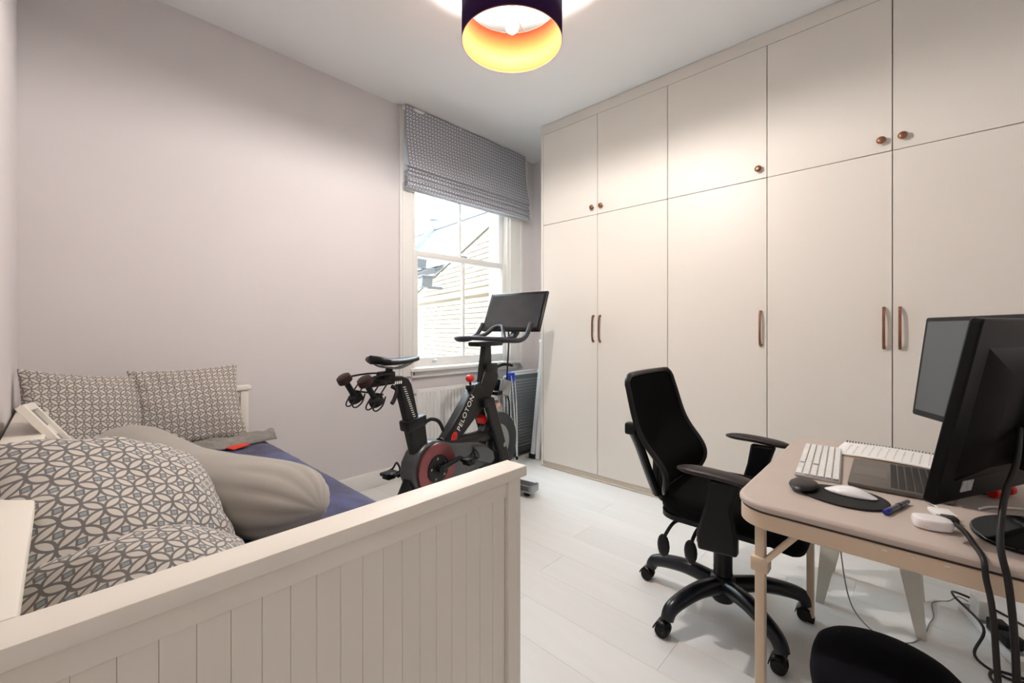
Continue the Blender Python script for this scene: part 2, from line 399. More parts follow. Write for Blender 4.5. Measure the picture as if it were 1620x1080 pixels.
for a in (RX0-.003, RX1-.003): MB().rbox(a, a+.006, -.099, -.034, RZ0+.02, RZ1-.002, .002).build('side_cover', M_rad, ra)
for a in (RX0+.2, RX1-.2): MB().box(a-.02, a+.02, -.036, -.0005, RZ0+.1, RZ1-.1).build('wall_bracket', M_rad, ra, 0)
MB().cyl((RX0-.006, -.068, RZ1-.04), (RX0-.03, -.068, RZ1-.04), .011).build('bleed_plug', MATS['chrome'], ra)
v = MB().lathe([(.012, 0), (.014, .02), (.019, .03), (.020, .085), (.017, .095)], 16, Matrix.Translation((RX0-.045, -.068, RZ0+.03)))
v.cyl((RX0-.045, -.068, RZ0+.03), (RX0, -.068, RZ0+.03), .010).build('valve', MATS['chrome'], ra)
MB().tube([(RX0-.045, -.068, RZ0+.04), (RX0-.045, -.068, .001)], .0075, 10).build('pipe', mat('copper_pipe', rgb(196, 140, 110), .35, metal=.8), ra)
MB().tube([(RX1+.004, -.068, RZ0+.03), (RX1+.04, -.068, RZ0+.03), (RX1+.045, -.068, .001)], .0075, 10).build('pipe', MATS['copper_pipe'], ra)

# ================================================================ fitted wardrobes
ED = [2.318, 1.779, 1.224, .626, .076, -.474]
ZP, ZS, ZT = .046, 2.065, 2.842
def bow_handle(par, y, z0, z1):
    MB().prism([(z0, 0), (z0, -.010), (z0+.012, -.024), (z0+.05, -.030), (z1-.05, -.030), (z1-.012, -.024), (z1, -.010), (z1, 0), (z1-.012, 0), (z1-.02, -.016), (z1-.05, -.023), (z0+.05, -.023), (z0+.02, -.016), (z0+.012, 0)], -.006, .006,
        Matrix(((0, 1, 0, XW), (0, 0, 1, y), (1, 0, 0, 0), (0, 0, 0, 1)))).build('handle', M_bronze, par, 30, bevel=.0015, label='bronze bow handle')
def knob(par, y, z):
    MB().lathe([(.009, 0), (.007, .008), (.008, .014), (.017, .018), (.019, .023), (.016, .028), (.008, .031)], 18,
        Matrix.Translation((XW, y, z)) @ Matrix.Rotation(-pi/2, 4, 'Y')).build('knob', M_bronze, par, label='bronze mushroom knob')
def cabinet(y1, y0, z0, z1, doors, label, lower, group):
    c = thing('wardrobe_cabinet', label, 'wardrobe', (0, 0, 0), 0, group)
    b = MB(); t_ = .018; X0 = XW+.022
    b.box(X0, XR-.004, y0+.0005, y0+t_, z0, z1).box(X0, XR-.004, y1-t_, y1-.0005, z0, z1)
    b.box(X0, XR-.004, y0+t_, y1-t_, z0, z0+t_).box(X0, XR-.004, y0+t_, y1-t_, z1-t_, z1).box(XR-.012, XR-.004, y0+t_, y1-t_, z0+t_, z1-t_)
    b.build('body', M_cabin, c, 0)
    for (a, d, side) in doors:
        dr = MB().rbox(XW, XW+.02, d+.0018, a-.0018, z0+.0018, z1-.0018, .0015, 1).build('door', M_cab, c)
        hy = d+.042 if side == 'r' else a-.028
        if side == 'r' and (a-d) < 2: hy = d+.032
        if lower: bow_handle(dr, hy, 1.073, 1.285)
        else: knob(dr, hy+(.01 if side == 'r' else -.01), 2.122)
    return c
def U(i, j): return (ED[i], ED[j])
lowG, upG = 'tall wardrobe cabinets', 'top cupboards over the wardrobes'
cabinet(ED[0], ED[2], ZP, ZS, [(ED[0], ED[1], 'r'), (ED[1], ED[2], 'l')], 'tall white double-door wardrobe nearest the window', True, lowG)
cabinet(ED[2], ED[3], ZP, ZS, [(ED[2], ED[3], 'r')], 'tall white single-door wardrobe behind the office chair', True, lowG)
cabinet(ED[3], ED[5], ZP, ZS, [(ED[3], ED[4], 'r'), (ED[4], ED[5], 'l')], 'tall white double-door wardrobe behind the desk', True, lowG)
cabinet(ED[0], ED[2], ZS, ZT, [(ED[0], ED[1], 'r'), (ED[1], ED[2], 'l')], 'white double-door top cupboard nearest the window', False, upG)
cabinet(ED[2], ED[3], ZS, ZT, [(ED[2], ED[3], 'r')], 'white single-door top cupboard in the middle of the row', False, upG)
cabinet(ED[3], ED[5], ZS, ZT, [(ED[3], ED[4], 'r'), (ED[4], ED[5], 'l')], 'white double-door top cupboard above the desk', False, upG)
struct(MB().rbox(XW-.001, XR-.004, ED[0]+.001, ED[0]+.022, .001, ZT, .0015, 1).build('trim_1', M_cab), 'white end panel of the wardrobe run', 'trim')
struct(MB().rbox(XW+.002, XW+.02, ED[5], ED[0]+.022, ZT+.001, ZC-.002, .002, 1).build('trim_2', M_cab), 'white filler strip between wardrobe tops and ceiling', 'trim')
struct(MB().rbox(XW+.012, XW+.03, ED[5], ED[0], .001, ZP-.002, .002, 1).build('trim_3', mat('plinth', rgb(226, 216, 202), .5)), 'cream plinth under the wardrobes', 'trim')
struct(MB().rbox(XW, XR-.004, YB+.001, ED[5]-.002, .001, ZC-.002, .002, 1).build('trim_4', M_cab), 'white panel closing the wardrobe run behind the viewer', 'trim')
struct(MB().rbox(XW-.006, XW+.011, ED[5], ED[0]+.02, .0005, .012, .003, 1).build('trim_5', mat('beading', rgb(206, 196, 182), .5)), 'thin beading where the plinth meets the floor', 'trim')

# ================================================================ pendant lamp
LX, LY = 1.382, 1.304
M_shade = mat('purple_shade', rgb(42, 8, 60), .8, spec=.15, bump=.1, bscale=300)
M_copper = mat('copper_lining', rgb(116, 48, 18), .7, spec=.15)
lp = thing('pendant_lamp', 'purple drum pendant lamp with copper lining and a lit bulb', 'lamp', (LX, LY, ZC))
z0, z1, rr = 2.452-ZC, 2.648-ZC, .2216
sh = MB().lathe([(rr, z0), (rr, z1)], 64, caps=False)
o = sh.build('shade', M_shade, lp, 0); o.data.shade_smooth()
s_ = o.modifiers.new('thickness', 'SOLIDIFY'); s_.thickness = .0015; s_.offset = 1
o2 = MB().lathe([(rr-.001, z0+.001), (rr-.001, z1-.001)], 64, caps=False).build('lining', M_copper, o, 0); o2.data.shade_smooth()
s_ = o2.modifiers.new('thickness', 'SOLIDIFY'); s_.thickness = .001; s_.offset = -1
M_rim = mat('shade_rim', rgb(120, 70, 52), .5, metal=.5)
for z in (z0, z1): MB().tube([(rr*cos(2*pi*k/64), rr*sin(2*pi*k/64), z) for k in range(64)], .0025, 6, True).build('rim', M_rim, o)
sp = MB()
for k in range(3):
    a = 2*pi*k/3+.5
    sp.tube([(.022*cos(a), .022*sin(a), z1-.01), (rr*.6*cos(a), rr*.6*sin(a), z1-.012), (rr*cos(a), rr*sin(a), z1-.001)], .002, 6)
sp.tube([(.022*cos(2*pi*k/20), .022*sin(2*pi*k/20), z1-.01) for k in range(20)], .0025, 6, True)
sp.build('spider', M_rim, lp)
M_wplast = mat('white_plastic', rgb(236, 236, 232), .35)
MB().lathe([(.02, z1-.03), (.023, z1-.025), (.023, z1+.015), (.012, z1+.03), (.006, z1+.045)], 20).build('lamp_holder', M_wplast, lp)
MB().cyl((0, 0, z1+.03), (0, 0, -.03), .0035, n=8).build('flex', M_wplast, lp)
MB().lathe([(.05, -.0005), (.05, -.018), (.035, -.035), (.008, -.04)], 24).build('ceiling_rose', M_wplast, lp)
M_bulb = mat('lit_bulb', (1, .80, .58, 1), .2, emit=60)
zb = z1-.03
MB().lathe([(.0135, zb), (.0135, zb-.02)], 16).build('bulb_cap', MATS['chrome'], lp)
MB().lathe([(.013, zb-.018), (.016, zb-.035), (.027, zb-.065), (.030, zb-.088), (.026, zb-.108), (.014, zb-.12), (.001, zb-.123)], 24).build('bulb', M_bulb, lp)
ld = bpy.data.lights.new('bulb_light', 'POINT'); ld.energy = LAMP_W; ld.color = (1, .945, .90); ld.shadow_soft_size = .03
lo_ = bpy.data.objects.new('bulb_light', ld); COL.objects.link(lo_); lo_.parent = lp; lo_.location = (0, 0, zb-.16)

# ================================================================ day bed
M_bed = mat('cream_white_stain', rgb(246, 240, 228), .4, var=.02, vscale=4, stretch=(1, 1, .2))
bd = thing('day_bed', 'cream white wooden day bed with boarded ends along the left wall', 'bed', (0, 0, 0))
BX_0, BX_1, BY_0, BY_1, BZ = -.118, .757, .685, 2.888, .845
def bed_end(y0, y1, inner, nm):
    e = MB().rbox(BX_0-.004, BX_1+.012, y0-.010, y1+.012, BZ-.026, BZ, .004).build(nm, M_bed, bd, label='boarded end of the day bed with flat cap')
    for a, b in ((BX_0, BX_0+.045), (BX_1-.042, BX_1)): MB().rbox(a, b, y0, y1, .001, BZ-.026, .003).build('post', M_bed, e)
    MB().rbox(BX_0+.045, BX_1-.042, y0+.006, y1-.006, BZ-.066, BZ-.026, .002).build('top_rail', M_bed, e)
    MB().rbox(BX_0+.045, BX_1-.042, y0+.006, y1-.006, .14, .24, .002).build('bottom_rail', M_bed, e)
    n = 20; x0, x1 = BX_0+.046, BX_1-.043; wd = (x1-x0)/n
    me = MB().rbox(.0002, wd-.0002, y0+.012, y1-.012, .238, BZ-.064, .0005, 1).mesh('board', M_bed, 0)
    for i in range(n): inst('board', me, e, (x0+i*wd, 0, 0))
    return e
bed_end(BY_0, BY_0+.045, 1, 'end_panel'); bed_end(BY_1-.045, BY_1, -1, 'end_panel')
bk = MB().rbox(BX_0-.006, BX_0+.084, BY_0+.058, BY_1-.058, BZ-.026, BZ, .004).build('back_panel', M_bed, bd, label='boarded back of the day bed against the wall')
MB().rbox(BX_0+.02, BX_0+.06, BY_0+.046, BY_1-.046, BZ-.12, BZ-.026, .003).build('top_rail', M_bed, bk)
n = 44; y0, y1 = BY_0+.047, BY_1-.047; wd = (y1-y0)/n
me = MB().rbox(BX_0+.028, BX_0+.050, .0004, wd-.0004, .20, BZ-.118, .0016, 1).mesh('board', M_bed, 0)
for i in range(n): inst('board', me, bk, (0, y0+i*wd, 0))
MB().rbox(BX_1-.03, BX_1, BY_0+.046, BY_1-.046, .30, .40, .003).build('front_rail', M_bed, bd)
MB().box(BX_0+.06, BX_1-.03, BY_0+.05, BY_1-.05, .31, .335).build('slat_base', M_bed, bd, 0)
for i in range(3):
    a = BY_0+.05+i*(BY_1-BY_0-.1)/3; b = a+(BY_1-BY_0-.1)/3
    d = MB().rbox(BX_1-.024, BX_1-.002, a+.003, b-.003, .06, .297, .003).build('drawer', M_bed, bd)
    for f in (.25, .75):
        MB().lathe([(.008, 0), (.008, .012), (.018, .018), (.016, .03), (.004, .034)], 14, Matrix.Translation((BX_1-.002, a+(b-a)*f, .18)) @ Matrix.Rotation(pi/2, 4, 'Y')).build('knob', M_bed, d)

# mattress with its velvet cover
M_velvet = mat('navy_velvet', rgb(66, 70, 112), .8, var=.62, vscale=11, stretch=(1, .55, 1), sheen=.3, bump=.6, bscale=16)
def nz(x, y, z=0, s=1):
    from mathutils import noise
    return noise.noise(Vector((x*s, y*s, z*s)))
def mattress():
    m = MB(); x0, x1, y0, y1, za, zb = -.028, .79, .738, 2.835, .405, .572; cxm, cym = (x0+x1)/2, (y0+y1)/2
    nu, nv = 150, 26
    peri = rrect(x0, x1, y0, y1, .06, 6)
    # shell: rings from the bottom edge up over the shoulder to the centre
    L = [0]
    pts = []
    for i, p in enumerate(peri):
        q = peri[(i+1) % len(peri)]; d = math.hypot(q[0]-p[0], q[1]-p[1]); k = max(1, int(d/.03))
        for j in range(k): pts.append((p[0]+(q[0]-p[0])*j/k, p[1]+(q[1]-p[1])*j/k))
    prof = [(0, .402), (0, .43), (.0, .50), (.004, .53), (.018, .557), (.04, .571), (.07, .576)]+[(.07+(.93)*f, .577) for f in (.06, .14, .22, .3, .4, .5, .6, .7, .8, .9, .985)]
    n = len(pts)
    for k, (inset, z) in enumerate(prof):
        for (px, py) in pts:
            dx, dy = cxm-px, cym-py
            if inset <= .07:
                l = math.hypot(dx, dy); f = 0
                nx_ = dx; X = px+(inset if px < cxm else -inset)*min(1, abs(dx)/.35); Y = py+(inset if py < cym else -inset)*min(1, abs(dy)/.9)
            else:
                f = (inset-.07)/.93
                X0_ = px+(.07 if px < cxm else -.07)*min(1, abs(dx)/.35); Y0_ = py+(.07 if py < cym else -.07)*min(1, abs(dy)/.9)
                X = X0_+(cxm-X0_)*f; Y = Y0_+(cym-Y0_)*f*.55 if abs(cym-Y0_) > .4 else Y0_+(cym-Y0_)*f
                X = X0_+(cxm-X0_)*f
            wr = (.006*nz(X, Y*.5, 1, 9)+.004*nz(X*2, Y*.8, 3, 22)) if z > .54 else .004*nz(X, Y, z, 14)
            m.v.append(Vector((X+(wr*.8 if z < .55 else 0), Y, z+(wr if z > .54 else 0))))
    for k in range(len(prof)-1):
        for i in range(n): m.f.append((k*n+i, k*n+(i+1) % n, (k+1)*n+(i+1) % n, (k+1)*n+i))
    m.f.append(tuple(range(n-1, -1, -1))); m.f.append(tuple((len(prof)-1)*n+i for i in range(n)))
    return m
mt = thing('mattress', 'day bed mattress under a crushed navy velvet cover', 'mattress', (0, 0, 0))
MB().rbox(-.025, .765, .742, 2.832, .337, .44, .03, 3).build('core', mat('mattress_ticking', rgb(228, 224, 214), .9), mt)
mattress().build('velvet_cover', M_velvet, mt, 60)

# cushions
M_cush = pattern_mat('cushion_cloth', 12.0, rgb(214, 207, 196), rgb(128, 122, 118), rgb(160, 164, 166), .06)
M_cush2 = pattern_mat('cushion_cloth_large', 11.5, rgb(216, 210, 200), rgb(122, 118, 116), rgb(150, 162, 168), .06)
def cushion(label, c, nrm, up, w=.46, h=.46, t=.15, m=None, seed=0, sag=0, dent=None, fold=0, name='cushion'):
    N = Vector(nrm).normalized(); Uv = Vector(up); Uv = (Uv-N*Uv.dot(N)).normalized(); X = Uv.cross(N)
    b = MB(); K = 33
    for side in (1, -1):
        for i in range(K):
            for j in range(K):
                u = -1+2*i/(K-1); v = -1+2*j/(K-1)
                uu = sin(u*pi/2)*.35+u*.65; vv = sin(v*pi/2)*.35+v*.65
                px = w/2*uu*(1-.10*(1-vv*vv)*abs(uu)**2); py = h/2*vv*(1-.10*(1-uu*uu)*abs(vv)**2)
                e = max(0, (1-uu*uu)*(1-vv*vv)); th = t/2*e**.42
                wr = (.016*nz(px+seed, py, seed, 7)+.008*nz(px*1.5, py+seed, 2, 16))*min(1, e*3)
                rad = .008*sin(math.atan2(vv, uu)*14+seed)*max(0, max(abs(uu), abs(vv))-.45)*min(1, e*6)
                pz = side*(th+rad)+wr+sag*((uu*uu)-.3)*.1+fold*(vv*vv-.3)*.1
                if dent: pz -= dent[2]*math.exp(-((uu-dent[0])**2+(vv-dent[1])**2)/.12)*side
                b.uv[len(b.v)] = (.5+uu*.5+(0 if side > 0 else .03), .5+vv*.5)
                b.v.append(Vector((px, py, pz)))
    K2 = K*K
    for i in range(K-1):
        for j in range(K-1):
            q = (i*K+j, (i+1)*K+j, (i+1)*K+j+1, i*K+j+1); b.f.append(q); b.f.append(tuple(K2+k for k in reversed(q)))
    o = b.build(name, m or M_cush, None, 70)
    bm = bmesh.new(); bm.from_mesh(o.data); bmesh.ops.remove_doubles(bm, verts=bm.verts, dist=.0004); bmesh.ops.recalc_face_normals(bm, faces=bm.faces); bm.to_mesh(o.data); bm.free()
    o.data.shade_smooth()
    o.matrix_world = basis(X, Uv, N, c)
    s = o.modifiers.new('sub', 'SUBSURF'); s.levels = 1; s.render_levels = 1
    tag(o, label, 'cushion', 'patterned grey cushions on the day bed')
    return o
cushion('patterned grey cushion leaning in the far corner of the day bed', (.078, 2.60, .785), (.36, -.84, .42), (0, .45, .89), .44, .44, .14, seed=1.3)
cushion('patterned grey cushion upright against the far end, beside the dark mattress', (.452, 2.665, .785), (.02, -.90, .42), (-.03, .42, .89), .47, .43, .14, seed=4.1)
cushion('large patterned cushion slumped against the bed back in the foreground', (.115, 1.29, .742), (.50, -.46, .74), (-.10, .80, .50), .48, .44, .19, M_cush2, seed=7.7, sag=-.5)
cushion('patterned cushion squashed behind the near end of the day bed', (.105, .915, .672), (.22, -.50, .84), (-.05, .84, .50), .43, .35, .18, M_cush2, seed=9.2, sag=-.9, dent=(-.8, .3, .05))

# grey body pillow
M_jersey = mat('grey_jersey', rgb(168, 162, 152), .85, sheen=.3, bump=.08, bscale=300)
def bolster():
    P = smoothpath([(.15, 2.36, .660), (.19, 2.17, .690), (.24, 1.93, .688), (.295, 1.67, .674), (.40, 1.42, .670), (.50, 1.215, .662)], 10)
    m = MB(); n = len(P); K = 84
    for i in range(n):
        f = i/(n-1); t = (P[min(i+1, n-1)]-P[max(i-1, 0)]).normalized(); sd = t.cross(Vector((0, 0, 1))).normalized(); upv = sd.cross(t)
        r = .112*(1-(max(0, .14-f)/.14)**2.2*.9)*(1-(max(0, f-.84)/.16)**2.6*.86)*(1-.10*math.exp(-((f-.42)/.16)**2))
        for k in range(K):
            a = 2*pi*k/K; wr = 1+.06*(abs(sin(a*6.5+1.3*sin(f*5)))-.5)*min(1, max(0, (f-.72)/.2))+.04*(abs(sin(a*5+2))-.5)*max(0, (.2-f)/.2)+.02*nz(cos(a)*2, sin(a)*2, f*9, 1.6)
            y = sin(a); q = P[i]+sd*(cos(a)*r*1.14*wr)+upv*((y if y > 0 else y*.85)*r*wr)
            m.v.append(q)
    for i in range(n-1):
        for k in range(K): m.f.append((i*K+k, i*K+(k+1) % K, (i+1)*K+(k+1) % K, (i+1)*K+k))
    m.f.append(tuple(range(K-1, -1, -1))); m.f.append(tuple((n-1)*K+k for k in range(K)))
    return m
o = bolster().build('body_pillow', M_jersey, None, 80); tag(o, 'long plain grey body pillow lying across the bed', 'pillow')

# leaning picture frame
P1 = Vector((-.085, 2.25, .905)); e1 = Vector((.105, -.02, -.16)).normalized(); e2 = Vector((-.0, -1, .02)); e2 = (e2-e1*e2.dot(e1)).normalized(); en = e1.cross(e2)
if en.z < 0: en = -en
pf = thing('picture_frame', 'white picture frame leaning behind the cushions on the bed back', 'picture frame', P1)
FM = basis(e1, e2, en, (0, 0, 0)); fw, fh, fb = .40, .27, .026
MB().rbox(0, fw, 0, fb, 0, .022, .002, 1, FM).rbox(0, fw, fh-fb, fh, 0, .022, .002, 1, FM).rbox(0, fb, fb, fh-fb, 0, .022, .002, 1, FM).rbox(fw-fb, fw, fb, fh-fb, 0, .022, .002, 1, FM).build('frame', M_bed, pf)
MB().box(.004, fw-.004, .004, fh-.004, .002, .008, FM).build('print', mat('grey_mount', rgb(150, 150, 148), .5, var=.1, vscale=20), pf, 0)
st = MB()
for a in (.09, .20, .30): st.box(a, a+.04, fb, fh-fb, .008, .0095, FM)
st.build('print_stripe', M_wplast, pf, 0)

# clothing and a red card on the far end of the mattress
def garment():
    m = MB(); P = smoothpath([(.40, 2.545, 0), (.52, 2.53, .004), (.62, 2.54, .0), (.72, 2.525, .006), (.795, 2.53, .01)], 8)
    K = 30; n = len(P)
    for i in range(n):
        f = i/(n-1); wd = .055+.02*sin(f*6)+.015*f
        for k in range(K):
            a = 2*pi*k/K; y = cos(a)*wd; h = .017+.010*nz(f*5, y*30, 1, 1.2)+.006*sin(y*150+f*8)
            m.v.append(Vector((P[i].x+.012*sin(y*40), P[i].y+y, .583+P[i].z+max(0, sin(a))*h*1.8+(-.004 if sin(a) <= 0 else 0))))
    for i in range(n-1):
        for k in range(K): m.f.append((i*K+k, i*K+(k+1) % K, (i+1)*K+(k+1) % K, (i+1)*K+k))
    m.f.append(tuple(range(K-1, -1, -1))); m.f.append(tuple((n-1)*K+k for k in range(K)))
    return m
o = garment().build('folded_garment', mat('grey_knit', rgb(150, 146, 140), .95, bump=.3, bscale=250, var=.15, vscale=30), None, 70)
tag(o, 'crumpled grey garment lying at the far end of the mattress', 'clothing')
o = MB().rbox(-.045, .045, -.028, .028, 0, .006, .002).build('card_pouch', mat('orange_red_card', rgb(236, 74, 44), .5))
o.location = (.605, 2.452, .586); o.rotation_euler = (.05, -.03, R(24)); tag(o, 'small orange-red card lying on the navy mattress cover', 'card')

# ================================================================ exercise bike   (local: x forward, y towards the window wall, z up)
M_blk = mat('bike_black', rgb(18, 18, 20), .38, spec=.4)
M_rub = mat('black_rubber', rgb(14, 14, 15), .7)
M_gun = mat('gunmetal_cover', rgb(86, 88, 90), .35, metal=.6)
M_steel = mat('steel', rgb(150, 152, 155), .3, metal=1)
M_fly = mat('flywheel_grey', rgb(52, 56, 60), .45, metal=.3)
M_red = mat('red_plastic', rgb(214, 34, 32), .35)
M_ring = mat('red_tinted_ring', rgb(128, 72, 74), .28, metal=.5, var=.4, vscale=6)
BK = thing('exercise_bike', 'black stationary exercise bike with tilted screen in front of the radiator', 'exercise bike', (2.322, 2.237, 0), R(8))
def B(m, name, material, parent=BK, **k): return m.build(name, material, parent, **k)
# feet
for s, nm in ((-.095, 'front_stabiliser'), (-1.10, 'rear_stabiliser')):
    o = B(MB().prism([(s-.055, .045), (s-.045, .085), (s+.045, .085), (s+.06, .050), (s+.05, .035), (s-.05, .035)], -.29, .29, xz(0)), nm, M_steel, bevel=.006)
    for sg in (-1, 1):
        B(MB().rbox(s-.052, s+.056, sg*.292-.012, sg*.292+.012, .032, .088, .008), 'end_cap', M_steel, o)
        B(MB().lathe([(.02, 0), (.024, .006), (.024, .024), (.012, .036)], 14, Matrix.Translation((s, sg*.24, 0.0005))), 'levelling_foot', M_rub, o)
# spine joining the feet, rear post
B(MB().prism([(-1.13, .06), (-.06, .06), (-.06, .10), (-.20, .13), (-.80, .13), (-1.0, .15), (-1.13, .10)], -.03, .03, xz(0)), 'spine', M_blk, bevel=.01)
B(MB().prism([(-1.13, .09), (-1.02, .25), (-.955, .36), (-.945, .46), (-.992, .63), (-.865, .645), (-.84, .48), (-.80, .36), (-.80, .12)], -.032, .032, xz(0)), 'rear_post', M_blk, bevel=.012)
B(MB().rbox(-1.003, -.858, -.042, .042, .600, .665, .012, 2, Matrix.Translation((-.93, 0, .63)) @ Matrix.Rotation(R(-10), 4, 'Y') @ Matrix.Translation((.93, 0, -.63))), 'post_collar', M_blk)
sp_ = B(MB().prism([(-.962, .55), (-1.050, .845), (-1.046, .875), (-1.262, .868), (-1.262, .918), (-1.03, .912), (-.985, .895), (-.962, .86), (-.880, .55)], -.026, .026, xz(0)), 'seat_post', M_blk, bevel=.008)
q = MB()
for i in range(16): q.box(-.962-.0+.004*0-(i*.0052)+.012, -.962-(i*.0052)+.030, -.0275, -.026, .66+i*.0125, .664+i*.0125)
B(q, 'height_scale', MATS['white_plastic'] if 'white_plastic' in MATS else M_steel, sp_)
q = MB()
for i in range(4): q.box(-1.085+i*.013, -1.077+i*.013, -.0275, -.026, .872, .888)
B(q, 'slider_marks', M_wplast, sp_)
def lever(pts, nm='lever', par=BK): return B(MB().tube(smoothpath(pts, 4), [.011]*len(smoothpath(pts, 4)), 8), nm, M_rub, par)
lever([(-.865, -.03, .628), (-.845, -.06, .645), (-.80, -.075, .625), (-.765, -.08, .565)], 'seat_lever')
lever([(-1.11, -.03, .865), (-1.10, -.06, .845), (-1.125, -.07, .80), (-1.145, -.075, .78)], 'slider_lever')
B(MB().rbox(-1.165, -1.085, -.036, .036, .905, .945, .01), 'saddle_clamp', M_blk)
# saddle
def saddle():
    m = MB(); n = 22; K = 20
    for i in range(n):
        f = i/(n-1); s = -1.222+f*.330
        hw = .074*(1-f)**.55*(1 if f > .12 else (f/.12)**.4)+.018*(1-max(0, f-.9)*6) if f < 1 else .008
        hw = max(.010, hw*(1-.0*f)); top = 1.030-.012*sin(f*pi)*.9-.012*f+(.006 if f < .2 else 0); th = .045-.018*f
        for k in range(K):
            a = 2*pi*k/K; m.v.append(Vector((s, cos(a)*hw, top-th*.5+sin(a)*th*.5*(1 if sin(a) > 0 else 1.1))))
    for i in range(n-1):
        for k in range(K): m.f.append((i*K+k, i*K+(k+1) % K, (i+1)*K+(k+1) % K, (i+1)*K+k))
    m.f.append(tuple(range(K-1, -1, -1))); m.f.append(tuple((n-1)*K+k for k in range(K)))
    return m
sd = B(saddle(), 'saddle', mat('saddle_vinyl', rgb(16, 16, 18), .42), smooth=70)
for sg in (-1, 1): B(MB().tube(smoothpath([(-1.20, sg*.03, 1.0), (-1.15, sg*.024, .972), (-1.06, sg*.02, .957), (-.99, sg*.016, .968), (-.92, sg*.008, .995)], 4), .0045, 8), 'saddle_rail', M_steel, sd)
B(MB().cyl((-1.105, 0, .935), (-1.10, 0, .968), .02), 'saddle_stem', M_blk, sd)
# dumbbell rack behind the saddle
rk = MB()
for sg in (-1, 1): rk.tube(smoothpath([(-1.10, sg*.035, .932), (-1.20, sg*.06, .935), (-1.30, sg*.085, .925)], 4), .005, 6)
for c in (-.085, .085):
    for d in (-.028, .028):
        rk.tube(smoothpath([(-1.20, c+d, .90), (-1.25, c+d, .84), (-1.29, c+d, .785), (-1.275, c+d*1.1, .765), (-1.235, c+d, .785), (-1.215, c+d, .83)], 4), .004, 6)
rk.tube([(-1.245, -.13, .845), (-1.245, .13, .845)], .005, 6); rk.tube([(-1.20, -.12, .90), (-1.20, .12, .90)], .005, 6)
for sg in (-1, 1): rk.tube([(-1.115, sg*.03, .89), (-1.20, sg*.05, .90)], .006, 6)
B(rk, 'weight_rack', M_blk)
# main frame: head, slanting down tube with lettering, fork, cross member
YZ0 = .034
B(MB().prism([(-.432, .775), (-.40, .80), (-.345, .80), (-.285, .93), (-.185, .93), (-.150, .83), (-.235, .70), (-.235, .66), (-.33, .64), (-.345, .655)], -YZ0, YZ0, xz(0)), 'head_block', M_blk, bevel=.012)
dt = B(MB().prism([(-.432, .775), (-.345, .795), (-.285, .66), (-.36, .61), (-.585, .452), (-.74, .452)], -.036, .036, xz(0)), 'down_tube', M_blk, bevel=.012)
B(MB().prism([(-.36, .68), (-.255, .69), (-.055, .20), (-.08, .075), (-.15, .075), (-.17, .23)], -.075, -.045, xz(0)), 'fork_blade', M_blk, bevel=.012)
B(MB().prism([(-.36, .68), (-.255, .69), (-.055, .20), (-.08, .075), (-.15, .075), (-.17, .23)], .045, .075, xz(0)), 'fork_blade', M_blk, bevel=.012)
B(MB().rbox(-.36, -.25, -.074, .074, .635, .70, .012), 'fork_crown', M_blk)
B(MB().tube(smoothpath([(-.72, 0, .455), (-.58, 0, .445), (-.40, 0, .43), (-.27, 0, .43)], 5), .045, 12), 'cross_member', M_blk)
B(MB().prism([(-.335, .555), (-.305, .575), (-.285, .535), (-.315, .515)], -.03, .03, xz(0)), 'brake_housing', M_red)
# lettering
def lettering(txt, size, Mloc, material, parent, name, ext=.0006):
    c = bpy.data.curves.new(name, 'FONT'); c.body = txt; c.size = size; c.extrude = ext; c.space_character = 1.12
    t_ = bpy.data.objects.new(name, c); COL.objects.link(t_); bpy.context.view_layer.update()
    me = bpy.data.meshes.new_from_object(t_.evaluated_get(bpy.context.evaluated_depsgraph_get())); bpy.data.objects.remove(t_)
    me.materials.clear(); me.materials.append(material); me.transform(Mloc)
    o = bpy.data.objects.new(name, me); COL.objects.link(o); o.parent = parent
    return o
ang = math.atan2(.795-.452, -.345+.585)
lx = Vector((cos(ang), 0, sin(ang))); ly = Vector((-sin(ang), 0, cos(ang)))
lettering('PELOTON', .052, basis(lx, ly, (0, -1, 0), (-.575, -.0372, .515)), M_wplast, dt, 'frame_lettering')
em = MB(); EM = basis(lx, ly, (0, -1, 0), (-.625, -.0362, .492))
em.prism([(.034*cos(a), .026*sin(a)) for a in [2*pi*k/24 for k in range(24)]], 0, .001, EM)
e_ = B(em, 'frame_emblem', M_red, dt, label='red oval emblem on the frame')
B(MB().tube([EM @ Vector((.006+.014*cos(a), .012*sin(a), .001)) for a in [pi*.2+1.6*pi*k/14 for k in range(15)]], .0018, 6), 'emblem_loop', M_blk, e_)
# belt cover, crank ring, cranks, pedals
cv = [(-.985, .33), (-.975, .405), (-.94, .46), (-.885, .498), (-.815, .508), (-.74, .492), (-.66, .462), (-.50, .435), (-.40, .415), (-.30, .37), (-.245, .27), (-.27, .235), (-.45, .235), (-.60, .215), (-.70, .192), (-.80, .175), (-.88, .19), (-.95, .245)]
B(MB().prism(cv, -.062, .055, xz(0)), 'belt_cover', M_gun, bevel=.014)
B(MB().prism([(-.47, .40), (-.37, .385), (-.27, .33), (-.25, .265), (-.30, .245), (-.44, .30)], .062, .074, xz(0)), 'cover_panel', M_gun, bevel=.006)
CC = (-.800, .345)
def disc(r0, r1, y0, y1, n=40, c=CC):
    prof = [(r0, y0), (r1, y0), (r1, y1), (r0, y1), (r0, y0)]
    return MB().lathe(prof, n, Matrix.Translation((c[0], 0, c[1])) @ Matrix.Rotation(pi/2, 4, 'X'), caps=False)
rg = B(disc(.075, .150, .058, .070), 'crank_ring', M_ring, label='reddish polished ring round the crank')
cd = B(disc(.002, .082, .058, .076), 'crank_disc', M_blk)
